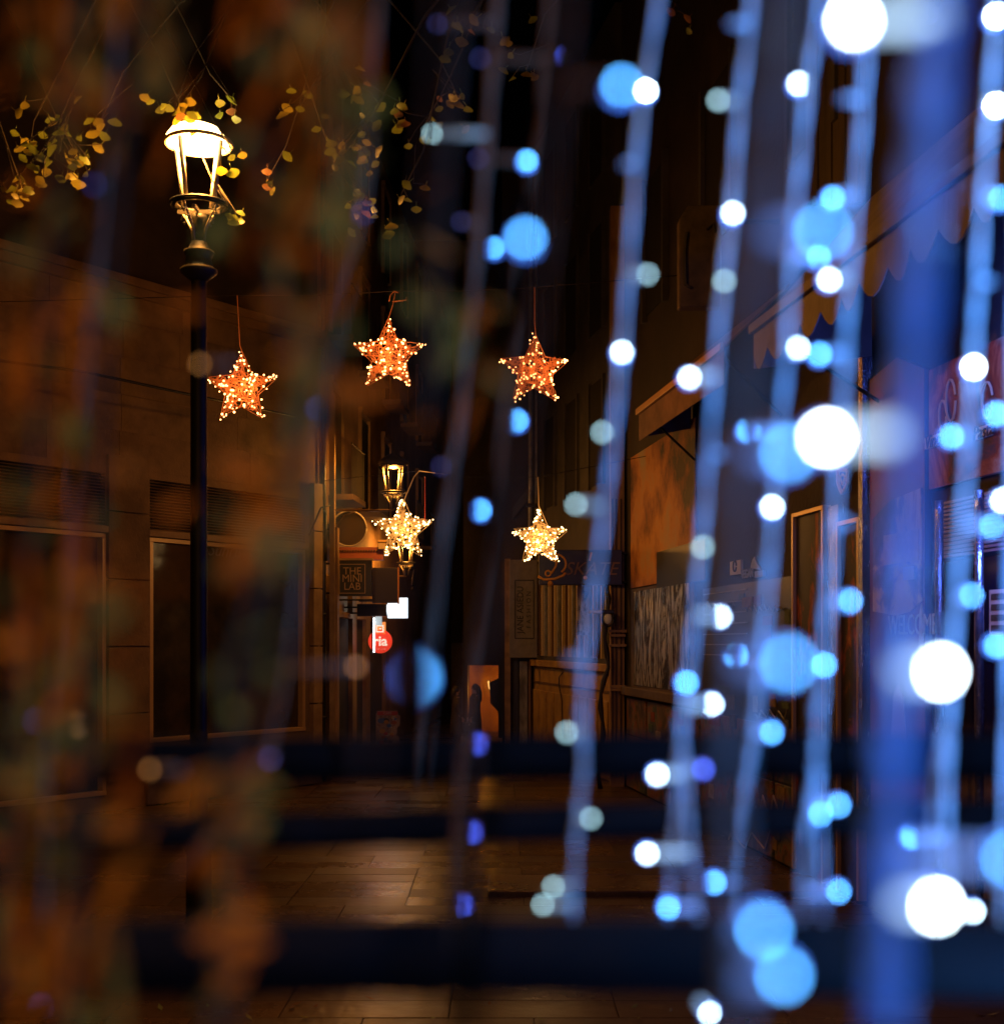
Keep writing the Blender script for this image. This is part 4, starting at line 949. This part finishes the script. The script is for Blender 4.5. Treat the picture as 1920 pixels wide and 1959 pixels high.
# ------------------------------------------------------------------ string lights (foreground, out of focus)
t = thing('curtain_rail', (0, .9, 3.3), 'black rail above the frame from which the light strings hang', 'rail')
m = MB(); m.tube([(-.84, .92, 3.45), (.95, .92, 3.45)], .015, 8); m.tube([(-.84, .36, 3.45), (.95, .36, 3.45)], .015, 8)
for x in (-.84, .95): m.tube([(x, .36, 3.45), (x, .92, 3.45)], .012, 8); m.tube([(x, .92, 3.45), (x, .92, 1.0)], .015, 8)
m.build('rail', railM, t, True)
wireW = mat('clear_cable', (.58, .78, .98), .35)
wireN = mat('blue_lit_cable', (.13, .36, .95), .4)  # blue light falling on the near cable is put into its colour
wireG = mat('grey_cable', (.16, .22, .28), .5)
KIND = {'w': emis('led_white', (.62, .86, 1), 42), 'c': emis('led_cyan', (.08, .42, 1), 30), 'b': emis('led_blue', (.06, .13, 1), 13),
        'p': emis('led_pale', (.42, .72, .8), 9.5), 'd': emis('led_dim', (.06, .07, .45), 1.5), 'o': emis('led_amber', (.75, .30, .06), 2.6), 'n': mat('led_off', (.5, .6, .8), .3), 'W': emis('led_brightest', (.75, .92, 1), 110)}
dimW = mat('dim_lit_cable', (.17, .075, .035), .8)  # weak brownish light on this cable is put into its dark colour
haloM = emis('halo_blue', (.06, .20, 1), 6.0); haloB = emis('halo_violet', (.08, .06, 1), 2.0)  # added glowing balls that give the discs a blue fringe
def light_string(path, d, bulbs, label, r=.0021, stem=True, group='strings of blue and white lights in the foreground', wm=None, top=True):
    pts = [P(x, y, d) for x, y in path]
    if top:
        dv = pts[0] - pts[1]; q = pts[0] + dv * ((3.45 - pts[0].z) / max(dv.z, .01)) if dv.z > .02 else Vector((pts[0].x, pts[0].y, 3.45)); q.x = pts[0].x + (q.x - pts[0].x) * .4; q.z = 3.45; q.y = .92 if d > .6 else .36
        pts = [q] + pts
    t = thing('light_string', pts[0], label, 'light string', group)
    # smooth path
    fine = []
    for i in range(len(pts) - 1):
        for k in range(5): fine.append(pts[i].lerp(pts[i + 1], k / 5))
    fine.append(pts[-1])
    sm = [fine[0]] + [(fine[i - 1] + fine[i] * 2 + fine[i + 1]) / 4 for i in range(1, len(fine) - 1)] + [fine[-1]]
    w = MB()
    for ph in (0, pi):
        w.tube([p + Vector((cos(i * 1.1 + ph), sin(i * 1.1 + ph), 0)) * r * .45 for i, p in enumerate(sm)], r * .72, 7)
    w.build('cable', wm or wireW, t, True)
    for (x, y, kd) in bulbs:
        p = P(x, y, d)
        # nearest point of the cable at that height
        body = {'w': emis('led_body_white', (.35, .62, 1), .9), 'W': emis('led_body_bright', (.5, .75, 1), 2.2), 'c': emis('led_body_cyan', (.08, .26, 1), .9), 'b': emis('led_body_blue', (.05, .06, .5), .3), 'p': emis('led_body_pale', (.25, .42, .5), .35)}.get(kd, wm or wireW)
        if wm is dimW: body = wm
        best = min(sm, key=lambda q: abs(q.z - p.z) + .3 * (q - p).length)
        best = Vector((best.x, best.y, p.z + (best.z - p.z) * .2))
        side = p - best; L_ = side.length
        if L_ < .006: side = Vector((R.uniform(-.4, .4), -1, -.5)).normalized(); base = best; tip = best + side * .009
        else: side = side.normalized(); base = best if L_ < .05 else p - side * .022; tip = p
        m = MB(); m.tube([base, base.lerp(tip, .35), base.lerp(tip, .75), tip - side * .0012], [.002, .0028, .0026, .002] if d > .6 else [r * .8, .0022, .0022, .0018], 8); sk = m.build('bulb', body, t, True)
        if kd in 'wWcb': m = MB(); m.ball(tip + Vector((0, .004, 0)), .0036 if d > .6 else .0030, 8, 6); m.build('led_halo', {'w': haloM, 'W': haloM, 'c': haloM, 'b': haloB}[kd], sk, True)
        m = MB(); m.ball(tip, .0019 if d > .6 else .0015, 8, 6); m.build('led_tip', KIND[kd], sk, True)
    return t
S1 = [(1250, 0), (1215, 200), (1196, 450), (1180, 662), (1160, 850), (1135, 1060), (1110, 1230), (1103, 1350), (1108, 1450), (1095, 1550), (1088, 1680), (1085, 1760)]
light_string(S1, .92, [(1213, 172, 'W'), (1183, 312, 'n'), (1228, 520, 'p'), (1185, 662, 'w'), (1142, 820, 'p'), (1093, 957, 'p'), (1075, 1390, 'p'), (1120, 1553, 'p'), (1050, 1683, 'p'), (1030, 1717, 'p'), (1078, 1250, 'n')], 'leftmost bluish light string, with one glaring white bulb near its top')
S2 = [(1427, -5), (1402, 200), (1387, 400), (1365, 600), (1345, 850), (1330, 1030), (1312, 1230), (1290, 1380), (1300, 1480), (1305, 1580), (1322, 1720), (1325, 1800)]
light_string(S2, .90, [(1385, 45, 'n'), (1362, 190, 'p'), (1390, 400, 'w'), (1358, 530, 'p'), (1308, 716, 'w'), (1368, 862, 'n'), (1342, 1028, 'p'), (1365, 1170, 'w'), (1288, 1282, 'c'), (1350, 1336, 'w'), (1333, 1460, 'b'), (1247, 1470, 'w'), (1228, 1620, 'w'), (1268, 1723, 'c'), (1345, 1922, 'w')], 'second light string from the left, between the white star-like bulb and the doubled strings')
S3 = [(1558, -5), (1532, 150), (1512, 350), (1500, 500), (1490, 700), (1470, 900), (1457, 1100), (1440, 1300), (1428, 1420), (1415, 1500), (1405, 1650), (1400, 1800)]
light_string(S3, .88, [(1515, 158, 'w'), (1552, 487, 'c'), (1513, 660, 'w'), (1420, 817, 'c'), (1465, 957, 'w'), (1396, 1243, 'c'), (1463, 1390, 'c'), (1355, 1675, 'c')], 'third light string, crossing the scalloped awning tip')
S4 = [(1648, -5), (1637, 200), (1620, 400), (1607, 600), (1598, 750), (1585, 950), (1572, 1100), (1560, 1250), (1550, 1400), (1545, 1480), (1528, 1580), (1520, 1800)]
light_string(S4, .86, [(1598, 187, 'n'), (1580, 375, 'c'), (1573, 530, 'w'), (1555, 672, 'c'), (1606, 990, 'n'), (1612, 1140, 'c'), (1556, 1250, 'c'), (1590, 1528, 'c'), (1555, 1545, 'c'), (1590, 1692, 'c')], 'fourth light string, running past the large white disc')
S4b = [(1640, 1100), (1575, 1300), (1552, 1450), (1556, 1560), (1562, 1700), (1566, 1830)]
light_string([(1560, 1250), (1550, 1330), (1548, 1440), (1552, 1560), (1560, 1700), (1562, 1800)], .87, [], 'short loose string end beside the fourth light string', top=False)
light_string([(1312, 1230), (1300, 1320), (1290, 1420), (1285, 1540), (1275, 1640), (1265, 1760)], .91, [], 'short loose string end beside the second light string', top=False)
S5 = [(1892, -5), (1877, 200), (1862, 400), (1850, 600), (1845, 700), (1832, 900), (1815, 1100), (1800, 1350), (1793, 1500), (1800, 1700), (1802, 1820)]
light_string(S5, .85, [(1890, 28, 'W'), (1863, 197, 'W'), (1897, 375, 'c'), (1877, 535, 'n'), (1840, 692, 'W'), (1805, 828, 'c'), (1880, 998, 'c'), (1842, 1130, 'c'), (1732, 1588, 'c'), (1845, 1730, 'w')], 'fifth light string, nearest the right edge with glaring bulbs')
light_string([(1800, 1350), (1780, 1440), (1770, 1560), (1765, 1700), (1770, 1800)], .86, [], 'short loose string end beside the fifth light string', top=False)
S6 = [(1945, -5), (1935, 300), (1925, 700), (1918, 1100), (1910, 1400), (1900, 1800)]
light_string(S6, .85, [(1890, 785, 'c'), (1902, 950, 'w'), (1890, 1225, 'c'), (1897, 1785, 'c')], 'sixth light string, half cut by the right edge')
for j, (x, d) in enumerate(((2050, .9), (2190, .86))):
    light_string([(x, -5), (x - 60, 900), (x - 100, 1850)], d, [(x - 30 - k * 12, 120 + k * 260, 'wcb'[(k + j) % 3]) for k in range(7)], ('added unseen string just outside the right edge', 'added unseen string farther outside the right edge')[j])  # two strings added out of view for blue side light
# strings further left, their dim warm light put into the cable colour
S0 = [(1045, -5), (1020, 200), (985, 500), (960, 750), (925, 1050), (890, 1300), (870, 1500), (860, 1720)]
light_string(S0, .95, [(1073, 103, 'b'), (1006, 297, 'c'), (937, 470, 'c'), (980, 798, 'c'), (912, 968, 'c'), (906, 1412, 'b'), (896, 1580, 'b'), (877, 1718, 'b'), (911, 110, 'd'), (908, 300, 'd')], 'dull brownish light string left of the half moon bulbs', wm=dimW)
light_string([(945, -5), (930, 200), (905, 500), (870, 800), (830, 1100), (800, 1500)], 1.0, [(830, 45, 'd'), (820, 253, 'p'), (875, 420, 'd'), (837, 885, 'd')], 'barely lit brown string left of the dull one', wm=mat('brown_lit_cable', (.2, .12, .08), .6), r=.003)
matteM = mat('matte_black', (.004, .004, .004), 1); matteM.node_tree.nodes['Principled BSDF'].inputs['Specular IOR Level'].default_value = 0
t = thing('disc_mask_cord', P(1000, 0, .5), 'added blurred black cord that cuts the bulbs into half moons', 'cord')  # added cord, blocks part of each bulb's light on its way to the lens
m = MB(); pts = [P(x, y, .52) for x, y in ((1100, -60), (1070, 100), (1034, 240), (1034, 350), (962, 440), (962, 500), (1000, 700), (1008, 798), (1000, 870), (938, 940), (938, 1000), (925, 1200), (932, 1412), (920, 1580), (902, 1718), (890, 1960))]
m.tube([Vector((pts[0].x, .36, 3.45))] + pts, .0042, 8); m.build('cord', matteM, t, True)
t = thing('disc_mask_stake', P(800, 1959, .24), 'added blurred black stake rising to mask the half lit blue disc', 'stake')  # added stake, hides most of the blue disc behind it
m = MB(); m.tube([Vector((P(810, 1900, .24).x, .24, 1.0)), P(800, 1700, .24), P(788, 1290, .24), P(786, 1190, .24)], [.0028, .0027, .0025, .0024], 8); m.build('stake', matteM, t, True)
# very near strings with large discs
N0 = [(1330, -80), (1250, 150), (1130, 400), (1010, 700), (900, 1000), (820, 1290), (760, 1800)]
light_string([(1090, -80), (1075, 100), (1040, 450), (980, 900), (900, 1290), (870, 1800)], .50, [(1178, 160, 'c'), (997, 450, 'c')], 'dark string with two middling blue discs at the upper centre', r=.0008, wm=dimW)
light_string([(850, -80), (815, 450), (775, 900), (715, 1285), (700, 1500)], .35, [(778, 1285, 'c')], 'very near dark string with one half lit blue disc', r=.0006, wm=dimW)
light_string([(1500, -80), (1480, 100), (1450, 400), (1415, 700), (1400, 1050), (1385, 1500), (1400, 1960)], .37, [(1560, 437, 'c'), (1495, 858, 'c'), (1495, 1258, 'c'), (1448, 1765, 'c'), (1487, 1853, 'c')], 'very near grey-blue string with large cyan discs', r=.0026, wm=wireG)
light_string([(1790, -80), (1770, 100), (1745, 400), (1725, 800), (1700, 1200), (1690, 1500), (1680, 1960)], .375, [(1620, 38, 'W'), (1568, 830, 'W'), (1783, 1275, 'W'), (1775, 1720, 'W'), (1912, 1630, 'c')], 'very near bright blue string with large white discs', r=.0048, wm=wireN)
# added blue fill points beyond the right edge, brightening the cables
for z in (2.33, 2.6, 2.85, 3.05):
    lamp('blue_fill', (.362, .66, z), 3.1, (.12, .38, 1), .012)
    lamp('blue_fill', (.19, .26, z), .62, (.12, .38, 1), .008)
t = light_string([(2010, 200), (2000, 600), (1990, 1100)], 8.6, [(2008, 300, 'c'), (1996, 500, 'w'), (2000, 700, 'c'), (1990, 900, 'c')], 'added unseen blue light string beyond the right edge, tinting the shops', r=.006, top=False)
t['group'] = 'added blue fill lights by the shops'
for z in (3.2, 5.0): lamp('blue_fill', (3.6, 9.6, z), 55, (.08, .16, 1), .1, t)  # blue points added to tint the shop walls

# ------------------------------------------------------------------ garlands added near the lens, their blur making the brown haze
def garland(path, d, n, spread, label, seed):
    rr = random.Random(seed); pts = [P(x, y, d) for x, y in path]
    t = thing('haze_garland', pts[0], label, 'garland', 'garlands added as brown haze on the left')
    m = MB(); m.tube([Vector((pts[0].x, .36 if d < .65 else .92, 3.45))] + pts, .0022, 6); m.build('stem', bark, t)
    m = MB(); clump = [rr.random() * (len(pts) - 1) for _ in range(max(4, n // 9))]
    for i in range(n):
        if rr.random() < .72: f = rr.choice(clump) + rr.gauss(0, .07); sp = spread * .95
        else: f = rr.random() * (len(pts) - 1); sp = spread * .5
        f = max(0, min(len(pts) - 1.001, f)); k = int(f); p = pts[k].lerp(pts[k + 1], f - k)
        p = p + Vector((rr.gauss(0, sp), rr.gauss(0, sp * .6), rr.gauss(0, sp * .7))); s_ = rr.uniform(.006, .013); m.cur = rr.randrange(2); strip = rr.random() < .2
        a = Vector((rr.gauss(0, 1), rr.gauss(0, 1), rr.gauss(0, 1))).normalized(); b = a.orthogonal().normalized()
        if strip:
            h_ = rr.uniform(.012, .03); w_ = Vector((rr.uniform(.6, 1), rr.uniform(-.6, .6), 0)).normalized() * rr.uniform(.0022, .004); q0 = Vector((.10 * h_ + rr.gauss(0, .004), 0, h_)); q1 = q0 * .5 + w_ * 1.2
            m.add([p - q0 - w_ * .3, p - q0 + w_ * .3, p + w_ + q0 * .1, p + q0 + w_ * .3, p + q0 - w_ * .3, p - w_ + q0 * .1], [(0, 1, 2, 5), (5, 2, 3, 4)]); continue
        m.add([p - a * s_, p + b * s_ * .45, p + a * s_, p - b * s_ * .45], [(0, 1, 2, 3)])
    o = m.build('foliage', [mat('leaf_amber', (.50, .17, .003), .9), mat('leaf_tan', (.62, .23, .004), .9)], t); o['kind'] = 'stuff'
garland([(150, -40), (110, 300), (80, 700), (50, 1100), (20, 1500), (-10, 1900)], .60, 84, .020, 'garland added as brown haze at the far left edge', 1)
garland([(262, -40), (225, 300), (195, 600), (180, 900), (160, 1250), (150, 1600), (120, 1960)], .54, 96, .017, 'garland added as brown haze left of the street lantern', 2)
garland([(545, -40), (510, 200), (500, 430), (560, 700), (530, 950), (440, 1250), (420, 1600), (400, 1960)], .56, 84, .016, 'garland added as brown haze between the street lantern and the highest star', 3)
garland([(660, -40), (645, 250), (625, 500), (590, 800), (520, 1100), (470, 1400), (450, 1650), (430, 1960)], .52, 104, .010, 'garland added as brown haze sweeping down to the window of the left shop', 4)
garland([(880, -40), (850, 250), (830, 500), (815, 780)], .62, 22, .018, 'thin garland added as brown haze ending right of the highest star', 5)
light_string([(230, -40), (200, 350), (150, 800), (90, 1370), (80, 1900)], .80, [(180, 350, 'd'), (68, 1368, 'd'), (145, 1375, 'o'), (120, 1838, 'o'), (82, 1890, 'd')], 'dim string with a dark blue disc at the far left', wm=mat('brown_lit_cable', (.2, .12, .08), .6), r=.0016)  # cable colour carries its dim warm light
light_string([(720, -40), (690, 400), (610, 765), (520, 1430), (300, 1700)], .85, [(690, 400, 'd'), (595, 765, 'd'), (505, 1430, 'd'), (285, 1460, 'o'), (380, 690, 'o'), (675, 1265, 'o')], 'dim string passing between the left and the highest star', wm=mat('brown_lit_cable', (.2, .12, .08), .6), r=.0016)
